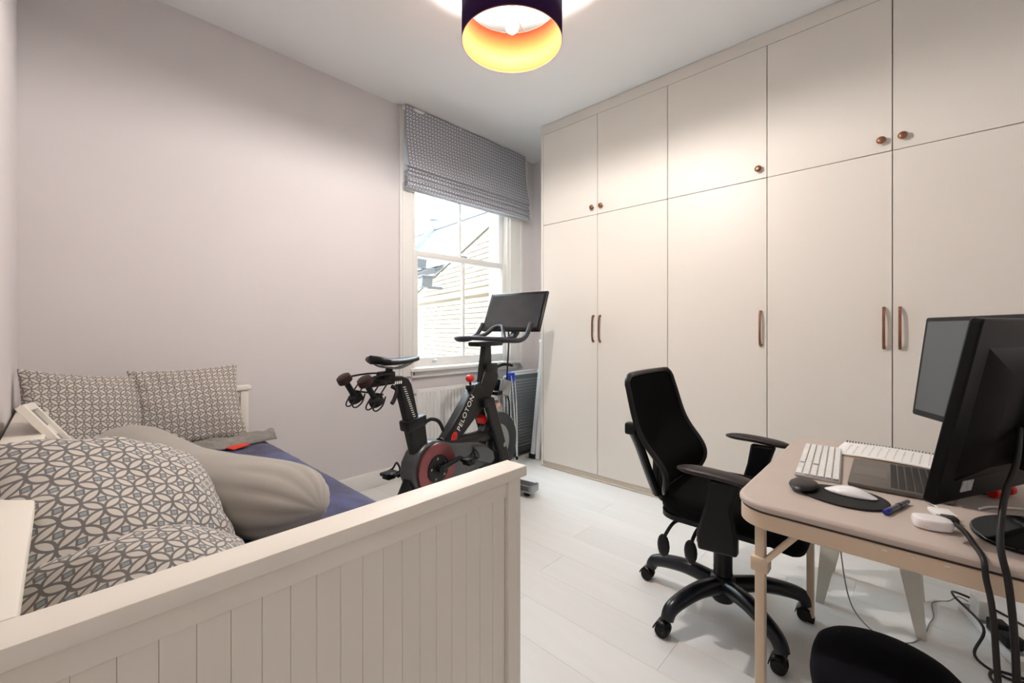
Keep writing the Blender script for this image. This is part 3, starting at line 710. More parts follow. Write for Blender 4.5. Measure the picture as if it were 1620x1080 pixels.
for k in range(5):
    a = 2*pi*k/5+.5; B(MB().cyl((CC[0]+.062*cos(a), -.075, CC[1]+.062*sin(a)), (CC[0]+.062*cos(a), -.079, CC[1]+.062*sin(a)), .007, n=10), 'crank_bolt', M_steel, cd)
def pedal(sg, s, z):
    y = sg*.165
    p_ = B(MB().rbox(s-.045, s+.045, y-.035, y+.035, z-.010, z+.010, .006), 'pedal', M_blk)
    B(MB().tube(smoothpath([(s-.02, y-.034, z), (s+.05, y-.034, z+.008), (s+.055, y, z+.05), (s+.05, y+.034, z+.008), (s-.02, y+.034, z)], 4), .006, 6), 'toe_cage', M_blk, p_)
    B(MB().rbox(s-.03, s+.025, y-.03, y+.03, z-.03, z-.010, .005), 'cleat_mount', M_rub, p_)
B(MB().tube([(CC[0], -.092, CC[1]), (CC[0]+.17, -.095, CC[1]+.028)], [.018, .013], 10).cyl((CC[0], -.06, CC[1]), (CC[0], -.105, CC[1]), .020).cyl((CC[0]+.17, -.085, CC[1]+.028), (CC[0]+.17, -.165, CC[1]+.028), .008), 'crank_arm', M_blk)
B(MB().tube([(CC[0], .088, CC[1]), (CC[0]-.17, .092, CC[1]-.028)], [.018, .013], 10).cyl((CC[0], .05, CC[1]), (CC[0], .10, CC[1]), .020).cyl((CC[0]-.17, .085, CC[1]-.028), (CC[0]-.17, .165, CC[1]-.028), .008), 'crank_arm', M_blk)
pedal(-1, CC[0]+.17, CC[1]+.028); pedal(1, CC[0]-.17, CC[1]-.028)
# flywheel
FC = (-.142, .345)
fw_ = B(MB().lathe([(.0, -.022), (.05, -.022), (.06, -.012), (.15, -.012), (.165, -.024), (.222, -.024), (.226, -.018), (.226, .018), (.222, .024), (.165, .024), (.15, .012), (.06, .012), (.05, .022), (.0, .022)], 56, Matrix.Translation((FC[0], 0, FC[1])) @ Matrix.Rotation(pi/2, 4, 'X'), caps=False), 'flywheel', M_fly)
B(MB().cyl((FC[0], -.08, FC[1]), (FC[0], .08, FC[1]), .018), 'axle', M_steel, fw_)
B(disc(.085, .140, .013, .016, c=FC), 'flywheel_plate', M_steel, fw_)
# handlebar post and bars
B(MB().prism([(-.345, .79), (-.295, 1.075), (-.225, 1.075), (-.215, .79)], -.022, .022, Matrix.Rotation(0, 4, 'Y') @ xz(0)), 'handlebar_post', M_blk, bevel=.008)
B(MB().rbox(-.298, -.168, -.040, .040, .868, .932, .012), 'head_collar', M_blk)
lever([(-.175, -.03, .905), (-.13, -.05, .918), (-.08, -.06, .915), (-.03, -.062, .905)], 'handlebar_lever')
kb = B(MB().cyl((-.425, 0, .765), (-.432, 0, .825), .008), 'knob_stem', M_blk)
B(MB().rbox(-.455, -.400, -.024, .024, .765, .80, .01), 'knob_base', M_blk)
B(MB().ell((-.434, 0, .842), (.030, .030, .025)), 'resistance_knob', M_red, kb, label='round red resistance knob')
M_grip = mat('handlebar_rubber', rgb(40, 40, 46), .5)
for sg in (-1, 1):
    P = smoothpath([(-.10, 0, 1.195), (-.115, sg*.04, 1.185), (-.17, sg*.085, 1.135), (-.25, sg*.15, 1.108), (-.36, sg*.19, 1.108), (-.415, sg*.10, 1.112), (-.42, 0, 1.114)], 7)
    B(MB().tube(P, .0155, 12), 'handlebar_loop', M_grip, smooth=80)
    P = smoothpath([(-.36, sg*.185, 1.105), (-.29, sg*.222, 1.098), (-.18, sg*.235, 1.098), (-.10, sg*.232, 1.125), (-.045, sg*.226, 1.18), (-.02, sg*.224, 1.222)], 7)
    B(MB().tube(P, [.017]*(len(P)-2)+[.016, .011], 12), 'handlebar_horn', M_grip, smooth=80)
B(MB().rbox(-.40, -.12, -.05, .05, 1.055, 1.09, .012), 'handlebar_tray', M_blk)
B(MB().prism([(-.27, 1.05), (.06, 1.085), (.125, 1.14), (.145, 1.26), (.112, 1.26), (.085, 1.16), (.04, 1.12), (-.27, 1.09)], -.025, .025, xz(0)), 'screen_arm', M_blk, bevel=.006)
# screen
SA = math.atan2(.148-.015, 1.465-1.160)
SM = Matrix.Translation((.015, 0, 1.160)) @ Matrix.Rotation(SA, 4, 'Y')
sc = B(MB().rbox(0, .022, -.272, .272, 0, .333, .010, 3, SM), 'screen', mat('screen_shell', rgb(14, 14, 16), .3))
M_disp = mat('dusty_glass', rgb(52, 54, 56), .22, var=.12, vscale=9, coat=.4)
B(MB().box(-.0012, .001, -.244, .244, .030, .308, SM), 'display', M_disp, sc, smooth=0)
B(MB().rbox(.02, .05, -.12, .12, .06, .26, .01, 2, SM), 'screen_back', M_blk, sc)
# cup holder and power cord
B(MB().lathe([(.036, -.05), (.040, .05), (.043, .052), (.043, .04), (.038, -.052)], 20, Matrix.Translation((-.095, -.045, .745)) @ Matrix.Rotation(R(20), 4, 'Y')), 'cup_holder', mat('clear_grey_plastic', rgb(160, 164, 164), .25))
B(MB().lathe([(.036, -.05), (.040, .05), (.043, .052), (.043, .04), (.038, -.052)], 20, Matrix.Translation((-.095, .045, .745)) @ Matrix.Rotation(R(20), 4, 'Y')), 'cup_holder', M_blk)
B(MB().rbox(-.20, -.10, -.06, .06, .70, .73, .01), 'cup_bracket', M_blk)
B(MB().tube(smoothpath([(.04, .02, 1.20), (.055, .03, 1.05), (.05, .04, .85), (.07, .06, .68), (.12, .07, .58), (.14, .09, .30), (.12, .14, .04), (.02, .30, .01)], 6), .006, 8), 'power_cord', M_rub)

def dumbbell(lab, y):
    d = thing('dumbbell', lab, 'dumbbell', (0, 0, 0), 0, 'dumbbells on the bike rack')
    d.matrix_world = Matrix.Translation((2.322, 2.237, 0)) @ Matrix.Rotation(R(8), 4, 'Z') @ Matrix.Translation((-1.285, y, .862)) @ Matrix.Rotation(R(-32), 4, 'Y')
    M_dr = mat('dark_maroon_vinyl', rgb(46, 22, 20), .5)
    for z, nm in ((.062, 'head'), (-.062, 'head')):
        MB().lathe([(.026, -.022), (.037, -.016), (.038, 0), (.036, .016), (.026, .022)], 18, Matrix.Translation((0, 0, z))).build(nm, M_dr if z > 0 else M_rub, d)
    MB().cyl((0, 0, -.05), (0, 0, .05), .015, n=14).build('grip', M_rub, d)
dumbbell('dark dumbbell in the bike rack, the one nearer the bed', -.087)
dumbbell('dark dumbbell in the bike rack, the one nearer the window wall', .087)
bt = thing('drink_can', 'pale copper drink can resting by the bike fork', 'can', (0, 0, 0))
bt.matrix_world = Matrix.Translation((2.322, 2.237, 0)) @ Matrix.Rotation(R(8), 4, 'Z') @ Matrix.Translation((-.18, .0, .61)) @ Matrix.Rotation(R(70), 4, 'Y')
MB().lathe([(.028, -.05), (.033, -.045), (.033, .05), (.029, .058)], 20).build('can_body', mat('pale_copper', rgb(214, 180, 170), .3, metal=.4), bt)
MB().lathe([(.027, .056), (.028, .060), (.022, .061)], 20).build('can_lid', M_steel, bt)

# ================================================================ drying rack and step ladder between wardrobe and window wall
M_wire = mat('grey_coated_wire', rgb(190, 196, 200), .4, metal=.2)
M_wmet = mat('white_coated_metal', rgb(226, 230, 232), .35)
ar = thing('drying_rack', 'folded clothes drying rack with rows of grey wires beside the wardrobe', 'drying rack', (2.80, 2.64, 0))
for yy, zt in ((0, .74), (.035, .76), (.075, .735)):
    f = MB().tube(smoothpath([(0, yy, .03), (-.02+.0, yy+.01, zt-.06), (.0, yy+.01, zt), (.05, yy+.01, zt+.02)], 4)+[Vector((.56, yy+.01, zt+.02))]+smoothpath([(.56, yy+.01, zt+.02), (.59, yy+.01, zt), (.58, yy, .03)], 4)[1:], .008, 8)
    o = f.build('side_frame', M_wmet, ar)
    q = MB()
    for i in range(22): q.tube([(-.012, yy+.006, .10+i*.0285), (.585, yy+.006, .10+i*.0285)], .0024, 5)
    q.build('wire_shelf', M_wire, o)
for xx in (.0, .035): MB().tube(smoothpath([(xx-.03, -.02, .76), (xx-.015, -.035, .5), (xx+.02-.03*(xx > 0), -.04, .02)], 4), .006, 8).build('prop_leg', M_wmet, ar)
MB().cyl((.02, -.04, .001), (.02, -.04, .03), .010).build('foot', M_rub, ar)
MB().rbox(-.035, .012, -.03, .05, .70, .785, .012).build('hinge', mat('blue_plastic', rgb(36, 72, 196), .4), ar, label='blue plastic hinge')
MB().rbox(-.01, .55, -.012, .09, .045, .085, .006).build('bottom_bar', mat('dark_grey_tray', rgb(70, 74, 80), .5), ar)
MB().rbox(.0, .56, .09, .105, .05, .75, .006).build('cover_board', mat('mid_grey_board', rgb(132, 138, 144), .7), ar)

ld_ = thing('step_ladder', 'white folded step ladder leaning on the wardrobe end', 'ladder', (2.945, 2.52, 0))
for xx in (0, .36):
    o = MB().prism([(-.014, 0), (.014, 0), (.014, 1.30), (-.014, 1.30)], -.020, .020, Matrix.Translation((xx+.0, 0, .006)) @ Matrix.Rotation(R(5), 4, 'X') @ Matrix.Rotation(R(2), 4, 'Y') @ XZ).build('rail', M_wmet, ld_, 0, bevel=.004)
    MB().rbox(xx-.02, xx+.02, -.034, .034, .001, .045, .006).build('rubber_foot', M_rub, o)
    MB().prism([(-.012, 0), (.012, 0), (.012, 1.2), (-.012, 1.2)], -.02, .02, Matrix.Translation((xx+.005, -.055, .006)) @ Matrix.Rotation(R(3), 4, 'X') @ Matrix.Rotation(R(2), 4, 'Y') @ XZ).build('rear_rail', M_wmet, ld_, 0, bevel=.004)
for i in range(4): MB().rbox(.016, .40, -.03-.025*(i+1)*.9, .03-.025*(i+1)*.9, .24+i*.27, .27+i*.27, .005).build('step', M_wmet, ld_)

# ================================================================ office chair (sitter faces -y)
M_fab = mat('black_fabric', rgb(8, 8, 9), .95, spec=.15, bump=.15, bscale=400)
M_mesh = mat('black_mesh', rgb(7, 7, 8), .95, spec=.12, bump=.3, bscale=500)
M_nyl = mat('black_nylon', rgb(15, 16, 19), .35, spec=.35)
M_arm = mat('black_armpad', rgb(32, 22, 22), .45)
M_grey = mat('grey_plastic', rgb(140, 143, 148), .4)
CH = thing('office_chair', 'black office swivel chair with mesh back facing the desk', 'chair', (1.885, .575, 0), R(2))
def slab(x0, x1, y0, y1, fz, th, n=24, m_=24, pw=4.5):
    """rounded upholstered slab: fz(u,v)->centre height; superellipse outline"""
    b = MB(); K = 48; rings = [(1.0, 0), (.985, .55), (.95, .85), (.86, 1), (.6, 1.03), (.3, 1.04), (.02, 1.05)]
    for sg in (1, -1):
        for rr_, hh in (rings if sg > 0 else rings):
            for k in range(K):
                a = 2*pi*k/K; c, s = cos(a), sin(a); den = (abs(c)**pw+abs(s)**pw)**(1/pw)
                u, v = c/den*rr_, s/den*rr_
                b.v.append(Vector(((x0+x1)/2+u*(x1-x0)/2, (y0+y1)/2+v*(y1-y0)/2, fz(u, v)+sg*hh*th/2)))
    nr = len(rings)
    for h in (0, 1):
        for i in range(nr-1):
            for k in range(K): b.f.append((h*nr*K+i*K+k, h*nr*K+i*K+(k+1) % K, h*nr*K+(i+1)*K+(k+1) % K, h*nr*K+(i+1)*K+k))
        b.f.append(tuple(h*nr*K+(nr-1)*K+k for k in range(K)))
    for k in range(K): b.f.append((k, (k+1) % K, nr*K+(k+1) % K, nr*K+k))
    bm = bmesh.new()
    return b
st_ = slab(-.25, .255, -.30, .21, lambda u, v: .466-.16*max(0, -v-.35)**1.8+.012*u*u, .082, pw=3.6).build('seat', M_fab, CH, 60)
MB().add([(p[0], p[1], z) for z in (.418, .438) for p in rrect(-.225, .23, -.24, .19, .08)], [tuple(range(28))]+[tuple(range(28, 56))]+[(i, (i+1) % 28, 28+(i+1) % 28, 28+i) for i in range(28)]).build('seat_pan', M_nyl, CH)
def backrest():
    b = MB(); nu, nv = 22, 30
    def pt(u, v, side):
        z = .498+v*.475; hw = .225+.03*sin(min(1, v*1.1)*pi*.8)
        e = abs(2*u-1); cr = 1
        if v > .93: cr = 1-.16*((v-.93)/.07)**2
        if v < .15: cr = 1-.22*((.15-v)/.15)**2
        x = (2*u-1)*hw*cr
        y = .232-.075*math.exp(-((v-.20)/.22)**2)+.080*v**1.35+.02*v-.028*e**2.2*(1-.4*v)
        return Vector((x, y+side*.013*(1-max(0, e-.85)*5), z))
    for side in (0, 1):
        for i in range(nu):
            for j in range(nv): b.v.append(pt(i/(nu-1), j/(nv-1), side))
    B_ = nu*nv
    for i in range(nu-1):
        for j in range(nv-1):
            q = (i*nv+j, (i+1)*nv+j, (i+1)*nv+j+1, i*nv+j+1); b.f.append(q); b.f.append(tuple(B_+k for k in reversed(q)))
    for j in range(nv-1):
        for i in (0, nu-1): b.f.append((i*nv+j, i*nv+j+1, B_+i*nv+j+1, B_+i*nv+j))
    for i in range(nu-1):
        for j in (0, nv-1): b.f.append((i*nv+j, (i+1)*nv+j, B_+(i+1)*nv+j, B_+i*nv+j))
    ring = [pt(i/(nu-1), 0, .5) for i in range(nu)]+[pt(1, j/(nv-1), .5) for j in range(1, nv)]+[pt(i/(nu-1), 1, .5) for i in range(nu-2, -1, -1)]+[pt(0, j/(nv-1), .5) for j in range(nv-2, 0, -1)]
    return b, ring
bb, ring = backrest()
br = bb.build('backrest', M_mesh, CH, 60)
MB().tube(ring, .012, 8, True).build('back_rim', M_nyl, br)
yk = smoothpath([(0, .16, .405), (0, .23, .42), (0, .258, .50), (0, .252, .60), (0, .268, .70), (0, .312, .775)], 5)
q = MB()
for i, p in enumerate(yk):
    hw = .05+.06*(i/len(yk))
    q.v += [Vector((-hw, p.y-.012, p.z)), Vector((hw, p.y-.012, p.z)), Vector((hw, p.y+.014, p.z)), Vector((-hw, p.y+.014, p.z))]
for i in range(len(yk)-1):
    for k in range(4): q.f.append((i*4+k, i*4+(k+1) % 4, i*4+4+(k+1) % 4, i*4+4+k))
q.f += [(3, 2, 1, 0), tuple((len(yk)-1)*4+k for k in range(4))]
bkk = q.build('back_yoke', M_nyl, CH, 40, bevel=.005)
for sg in (-1, 1):
    MB().tube(smoothpath([(sg*.08, .245, .45), (sg*.14, .256, .56), (sg*.20, .270, .68), (sg*.240, .286, .755)], 5), .016, 8).build('yoke_arm', M_nyl, bkk)
    MB().tube(smoothpath([(sg*.094, .254, .45), (sg*.156, .266, .56), (sg*.216, .280, .68), (sg*.252, .294, .75)], 5), .006, 6).build('grey_trim', M_grey, bkk)
    MB().rbox(sg*.245-.02, sg*.245+.02, .262, .312, .735, .785, .01).build('yoke_tip', M_nyl, bkk)
for sg in (-1, 1):
    ax = sg*.318
    MB().prism([(-.085, .395), (.045, .385), (.05, .44), (.02, .55), (.005, .645), (-.095, .645), (-.065, .55), (-.085, .45)], -.018, .018, Matrix.Translation((ax-sg*.012, -.045, 0)) @ Matrix.Rotation(pi/2, 4, 'Z') @ XZ).build('arm_post', M_nyl, CH, 40, bevel=.01)
    MB().rbox(min(ax, sg*.1), max(ax, sg*.1), -.095, .005, .405, .425, .006).build('arm_bracket', M_nyl, CH)
    b = MB(); K = 16; n = 14
    for i in range(n):
        f = i/(n-1); y = .070-.27*f; hw = .042*(1-abs(2*f-1)**5*.75); z = .664-.012*(f*f)+(.004*sin(f*pi))
        for k in range(K):
            a = 2*pi*k/K; b.v.append(Vector((ax+cos(a)*hw, y, z+sin(a)*(.014 if sin(a) > 0 else .016)*(1-abs(2*f-1)**6*.6))))
    for i in range(n-1):
        for k in range(K): b.f.append((i*K+k, i*K+(k+1) % K, (i+1)*K+(k+1) % K, (i+1)*K+k))
    b.f.append(tuple(range(K-1, -1, -1))); b.f.append(tuple((n-1)*K+k for k in range(K)))
    b.build('arm_pad', M_arm, CH, 70)
MB().rbox(-.11, .11, -.12, .16, .365, .418, .012).build('tilt_mechanism', M_nyl, CH)
for (lx0, ly0, lx1, ly1, lz1) in ((-.11, .11, -.235, .155, .335), (-.11, .03, -.235, .05, .345)):
    o = MB().tube(smoothpath([(lx0, ly0, .395), (lx1+.04, (ly0+ly1)/2, .395), (lx1, ly1, lz1+.01)], 5), .007, 8).build('lever', M_nyl, CH)
    MB().ell((lx1-.004, ly1, lz1-.02), (.014, .025, .046), 12, 8).build('lever_paddle', M_nyl, o)
MB().lathe([(.022, .28), (.022, .37)], 20).build('gas_piston', M_nyl, CH)
MB().lathe([(.036, .13), (.036, .285), (.030, .292)], 24).build('column_sleeve', M_nyl, CH)
MB().lathe([(.04, .055), (.052, .075), (.054, .13), (.044, .155), (.036, .16)], 24).build('hub', M_nyl, CH)
M_base = mat('base_nylon', rgb(20, 24, 32), .28)
for k in range(5):
    a = R(88+72*k-2); d = Vector((cos(a), sin(a), 0))
    P = smoothpath([d*.03+Vector((0, 0, .118)), d*.14+Vector((0, 0, .130)), d*.24+Vector((0, 0, .118)), d*.298+Vector((0, 0, .098)), d*.318+Vector((0, 0, .066))], 5)
    n_ = len(P); lg = MB().tube(P, [.034-.010*(i/(n_-1)) for i in range(n_)], 12).build('base_leg', M_base, CH, 60)
    w_ = d.cross(Vector((0, 0, 1))); cc = d*.322
    ca = R(90); wd_ = Vector((0, 1, 0)); wx = Vector((1, 0, 0))
    for sg in (-1, 1):
        c0 = cc+wx*(sg*.008)+Vector((0, .012, .0275)); MB().cyl(c0, c0+wx*sg*.018, .0265, .0235, n=20).build('caster_wheel', M_rub, lg)
    hd = MB()
    for i in range(9):
        t_ = pi*(.02+.72*i/8); 
        for xq in (-.028, .028): hd.v.append(cc+Vector((xq, .012+.031*cos(t_), .0275+.031*sin(t_))))
    for i in range(8): hd.f.append((2*i, 2*i+1, 2*i+3, 2*i+2))
    ho = hd.build('caster_hood', M_nyl, lg, 60); sm = ho.modifiers.new('t', 'SOLIDIFY'); sm.thickness = .003

# ================================================================ folding table
M_vin = mat('beige_vinyl', rgb(194, 180, 169), .48, bump=.12, bscale=260, var=.02)
M_tmet = mat('beige_metal', rgb(220, 198, 172), .4)
TX0, TX1, TY0, TY1, TZ = 1.222, 2.135, -.56, .352, .727
tb = thing('folding_table', 'beige vinyl-topped folding table used as a desk', 'table', (0, 0, 0))
poly = rrect(TX0, TX1, TY0, TY1, .085, 8)
o = MB().prism(poly, TZ-.022, TZ).build('table_top', M_vin, tb, 40, bevel=.008)
pin = rrect(TX0+.004, TX1-.004, TY0+.004, TY1-.004, .082, 8); pin2 = rrect(TX0+.022, TX1-.022, TY0+.022, TY1-.022, .066, 8); n = len(pin)
q = MB(); q.v = [Vector((x, y, z)) for (pp, z) in ((pin, TZ-.0262), (pin, TZ-.066), (pin2, TZ-.066), (pin2, TZ-.0262)) for x, y in pp]
for r in range(4):
    for i in range(n): q.f.append((r*n+i, r*n+(i+1) % n, ((r+1) % 4)*n+(i+1) % n, ((r+1) % 4)*n+i))
q.build('apron', M_tmet, tb, 40, bevel=.003)
MB().prism(rrect(TX0+.006, TX1-.006, TY0+.006, TY1-.006, .08, 8), TZ-.026, TZ-.021).build('edge_seam', mat('seam_brown', rgb(60, 48, 42), .8), tb, 0)
sc_ = MB()
for yy in (.045, -.0, -.05): sc_.ell((TX0+.003, yy, TZ-.035-.01*abs(yy)*20*0), (.0015, .005, .0022), 8, 6)
sc_.build('paint_chips', mat('chip_white', rgb(236, 226, 210), .6), tb)
for lx_, ly_, sx_ in ((TX0+.075, TY1-.052, 1), (TX1-.075, TY1-.052, 1), (TX0+.075, TY0+.052, -1), (TX1-.075, TY0+.052, -1)):
    lg = MB().rbox(lx_-.0125, lx_+.0125, ly_-.0125, ly_+.0125, .012, TZ-.03, .005).build('leg', M_tmet, tb)
    MB().rbox(lx_-.014, lx_+.014, ly_-.014, ly_+.014, .001, .025, .004).build('leg_tip', M_rub, lg)
    br_ = MB()
    for dx in (-.016, .012):
        br_.prism([(-.006, 0), (.006, 0), (.006, .19), (-.006, .19)], -.0015, .0015, Matrix.Translation((lx_+dx, ly_-sx_*.004, TZ-.185)) @ Matrix.Rotation(R(38)*sx_, 4, 'X') @ Matrix.Rotation(pi/2, 4, 'Z') @ XZ)
    br_.rbox(lx_-.019, lx_+.019, ly_-.022, ly_+.022, TZ-.205, TZ-.165, .006)
    br_.build('folding_brace', M_tmet, lg)

# ================================================================ things on the desk
DT = TZ+.0006
M_alu = mat('aluminium', rgb(200, 200, 202), .35, metal=.8)
M_key = mat('white_keys', rgb(238, 236, 232), .45)
kbd = thing('keyboard', 'white wireless keyboard with number pad on the desk', 'keyboard', (1.735, .225, DT), R(5))
MB().rbox(-.208, .208, -.056, .056, 0, .009, .004, 2, Matrix.Rotation(R(1.5), 4, 'X')).build('base', M_alu, kbd)
kme = MB().rbox(-.0078, .0078, -.0076, .0076, 0, .0045, .0016, 1).mesh('key', M_key, 30)
kw = MB().rbox(-.048, .048, -.0076, .0076, 0, .0045, .0016, 1).mesh('key', M_key, 30)
for r in range(6):
    for c in range(21):
        x = .197-c*.0197; y = .045-r*.018
        if c in (15,) : x -= 0
        if r == 0 and 4 <= c <= 8:
            if c == 6: inst('key', kw, kbd, (x, y, .0095))
            continue
        if c in (14, 17) and r in (0, 2) and c == 14: continue
        inst('key', kme, kbd, (x, y, .0095))
# mouse mat with wrist rest
mm = thing('mouse_mat', 'black mouse mat with padded wrist rest on the desk', 'mouse mat', (1.418, .150, DT))
out = []
for k in range(40):
    a = 2*pi*k/40; out.append((.080*cos(a)*(1-.16*sin(a)), -.010+.100*sin(a)))
MB().prism(out, 0, .005).build('pad', M_rub, mm, 40, bevel=.002)
MB().ell((0, .072, .0125), (.058, .034, .012), 20, 10).build('wrist_rest', mat('black_gel', rgb(22, 18, 20), .4), mm)
ms = thing('computer_mouse', 'low white computer mouse on the black mat', 'mouse', (1.440, .122, DT+.0055), R(-4))
b = MB(); K = 24; n = 12
for i in range(n):
    f = i/(n-1)
    for k in range(K):
        a = 2*pi*k/K; r_ = cos(f*pi/2)
        x, y = .0285*cos(a)*r_**.55, .0565*sin(a)*r_**.55
        b.v.append(Vector((x, y, .002+(.019*(1-(y/.060)**2))*f**.8)))
for i in range(n-1):
    for k in range(K): b.f.append((i*K+k, i*K+(k+1) % K, (i+1)*K+(k+1) % K, (i+1)*K+k))
b.f.append(tuple(range(K-1, -1, -1)))
b.build('shell', mat('gloss_white', rgb(244, 244, 244), .12), ms, 80)
MB().prism([(.026*cos(2*pi*k/24), .054*sin(2*pi*k/24)) for k in range(24)], 0, .003).build('underside', M_alu, ms)
# laptop
lt = thing('laptop', 'open dark grey laptop half hidden behind the near monitor', 'laptop', (1.685, .035, DT), R(2))
M_lap = mat('space_grey', rgb(104, 98, 94), .4, metal=.5)
lb = MB().rbox(-.152, .152, -.106, .106, .001, .013, .004).build('base', M_lap, lt)
MB().box(-.055, .055, .022, .098, .013, .0134).build('trackpad', mat('trackpad_grey', rgb(112, 106, 101), .35, metal=.5), lb, 0)
kq = MB()
for r in range(6):
    for c in range(14): kq.rbox(-.132+c*.0190, -.132+c*.0190+.0162, .000-r*.0165, .0142-r*.0165, .0131, .0145, .001, 1)
kq.build('keys', mat('laptop_keys', rgb(30, 28, 28), .5), lb, 30)
LM = Matrix.Translation((0, -.106, .012)) @ Matrix.Rotation(R(18), 4, 'X')
lid = MB().rbox(-.152, .152, -.004, .002, .002, .212, .002, 2, LM).build('lid', M_lap, lt)
MB().box(-.145, .145, .002, .003, .012, .204, LM).build('display', mat('dark_screen', rgb(16, 17, 20), .12), lid, 0)
MB().cyl((-.13, -.106, .011), (.13, -.106, .011), .005, n=10).build('hinge', M_rub, lt)
# notebook
nbk = thing('spiral_notebook', 'open spiral notebook with handwriting on the far side of the desk', 'notebook', (1.985, .055, DT), R(-3))
pg = MB(); K = 14
def page(u, v): return (-.105+.21*u, .145-.27*v, .006+.006*sin(pi*u)*.6+.004*sin(v*3))
pg.grid(page, K, K); o = pg.build('page', mat('paper', rgb(242, 240, 235), .8), nbk, 60); sm = o.modifiers.new('t', 'SOLIDIFY'); sm.thickness = .004
MB().rbox(-.108, .106, -.128, .148, .0, .0022, .001, 1).build('cover', mat('card_cover', rgb(190, 160, 120), .7), nbk)
q = MB()
for i in range(30): q.tube([(.105+.006*cos(a), .138-i*.0088, .007+.006*sin(a)) for a in [2*pi*k/8 for k in range(8)]], .0010, 4, True)
q.build('spiral_binding', M_rub, nbk)
q = MB(); random.seed(3)
for r in range(11):
    y = .115-r*.021; x = -.085; 
    for wv in range(5):
        w0 = random.uniform(.012, .03)
        q.tube([(x+w0*i/5, y+.002*((-1)**i), page((x+.105+w0*i/5)/.21, (.145-y)/.27)[2]+.0008) for i in range(6)], .0003, 3)
        x += w0+.008
q.build('handwriting', mat('pencil_grey', rgb(186, 186, 192), .7), nbk, 0)
# pen
pn = thing('marker_pen', 'grey marker pen with blue tip on the near edge of the desk', 'pen', (1.412, .030, DT+.0065), R(-17))
PM = Matrix.Rotation(pi/2, 4, 'Y')
MB().lathe([(.0055, -.045), (.0062, -.04), (.0062, .03), (.005, .066), (.0048, .068)], 14, PM).build('barrel', mat('pen_grey', rgb(96, 98, 104), .35), pn)
MB().lathe([(.0050, -.066), (.0064, -.062), (.0064, -.040)], 14, PM).build('cap', mat('pen_blue', rgb(28, 40, 140), .35), pn)
MB().lathe([(.0068, .008), (.0068, .014)], 14, PM).build('ring', M_rub, pn)
# earbud case, adapter and plug
ec = thing('earbud_case', 'white rounded earbud case near the desk edge', 'case', (1.335, -.030, DT), R(14))
slab(-.0245, .0245, -.034, .034, lambda u, v: .0122, .0225, pw=2.9).build('body', mat('case_white', rgb(240, 236, 234), .2), ec)
MB().box(-.0120, .0120, -.0346, -.0325, .0149, .0154).build('lid_seam', M_grey, ec, 0)
ad = thing('video_adapter', 'white video adapter with a black plug beside the earbud case', 'adapter', (1.440, -.050, DT), R(197))
MB().rbox(-.024, .024, -.020, .020, .001, .011, .003).build('adapter_body', M_key, ad)
MB().tube(smoothpath([(-.024, 0, .006), (-.05, .005, .005), (-.085, .0, .004), (-.10, .01, .004)], 4), .0022, 6).build('adapter_lead', M_key, ad)
MB().rbox(.024, .050, -.013, .013, .0, .013, .003).build('plug', mat('dark_brown_plastic', rgb(40, 30, 28), .4), ad)
MB().rbox(.048, .064, -.008, .008, .001, .012, .003).build('plug_collar', M_rub, ad)
def cable(name, lab, pts, r, material, k=8): 
    o = MB().tube(smoothpath(pts, k), r, 8).build(name, material, None, 80); return tag(o, lab, 'cable')
M_cab_b = mat('dark_cable', rgb(22, 17, 17), .5)
cable('video_cable', 'thick black cable hanging from the white adapter over the desk edge', [(1.376, -.069, DT+.007), (1.33, -.080, DT+.010), (1.27, -.090, DT+.007), (1.216, -.098, DT+.002), (1.203, -.100, .70), (1.195, -.108, .64), (1.19, -.115, .5), (1.195, -.13, .3), (1.23, -.17, .1), (1.32, -.24, .008), (1.5, -.3, .006)], .0050, M_cab_b)
cable('monitor_cable', 'thick black cable dropping from the back of the near monitor', [(1.40, -.165, .96), (1.33, -.152, .90), (1.285, -.132, .84), (1.225, -.120, .765), (1.203, -.128, .70), (1.20, -.135, .60), (1.19, -.140, .45), (1.20, -.16, .2), (1.28, -.24, .008), (1.45, -.34, .006)], .0056, M_cab_b)
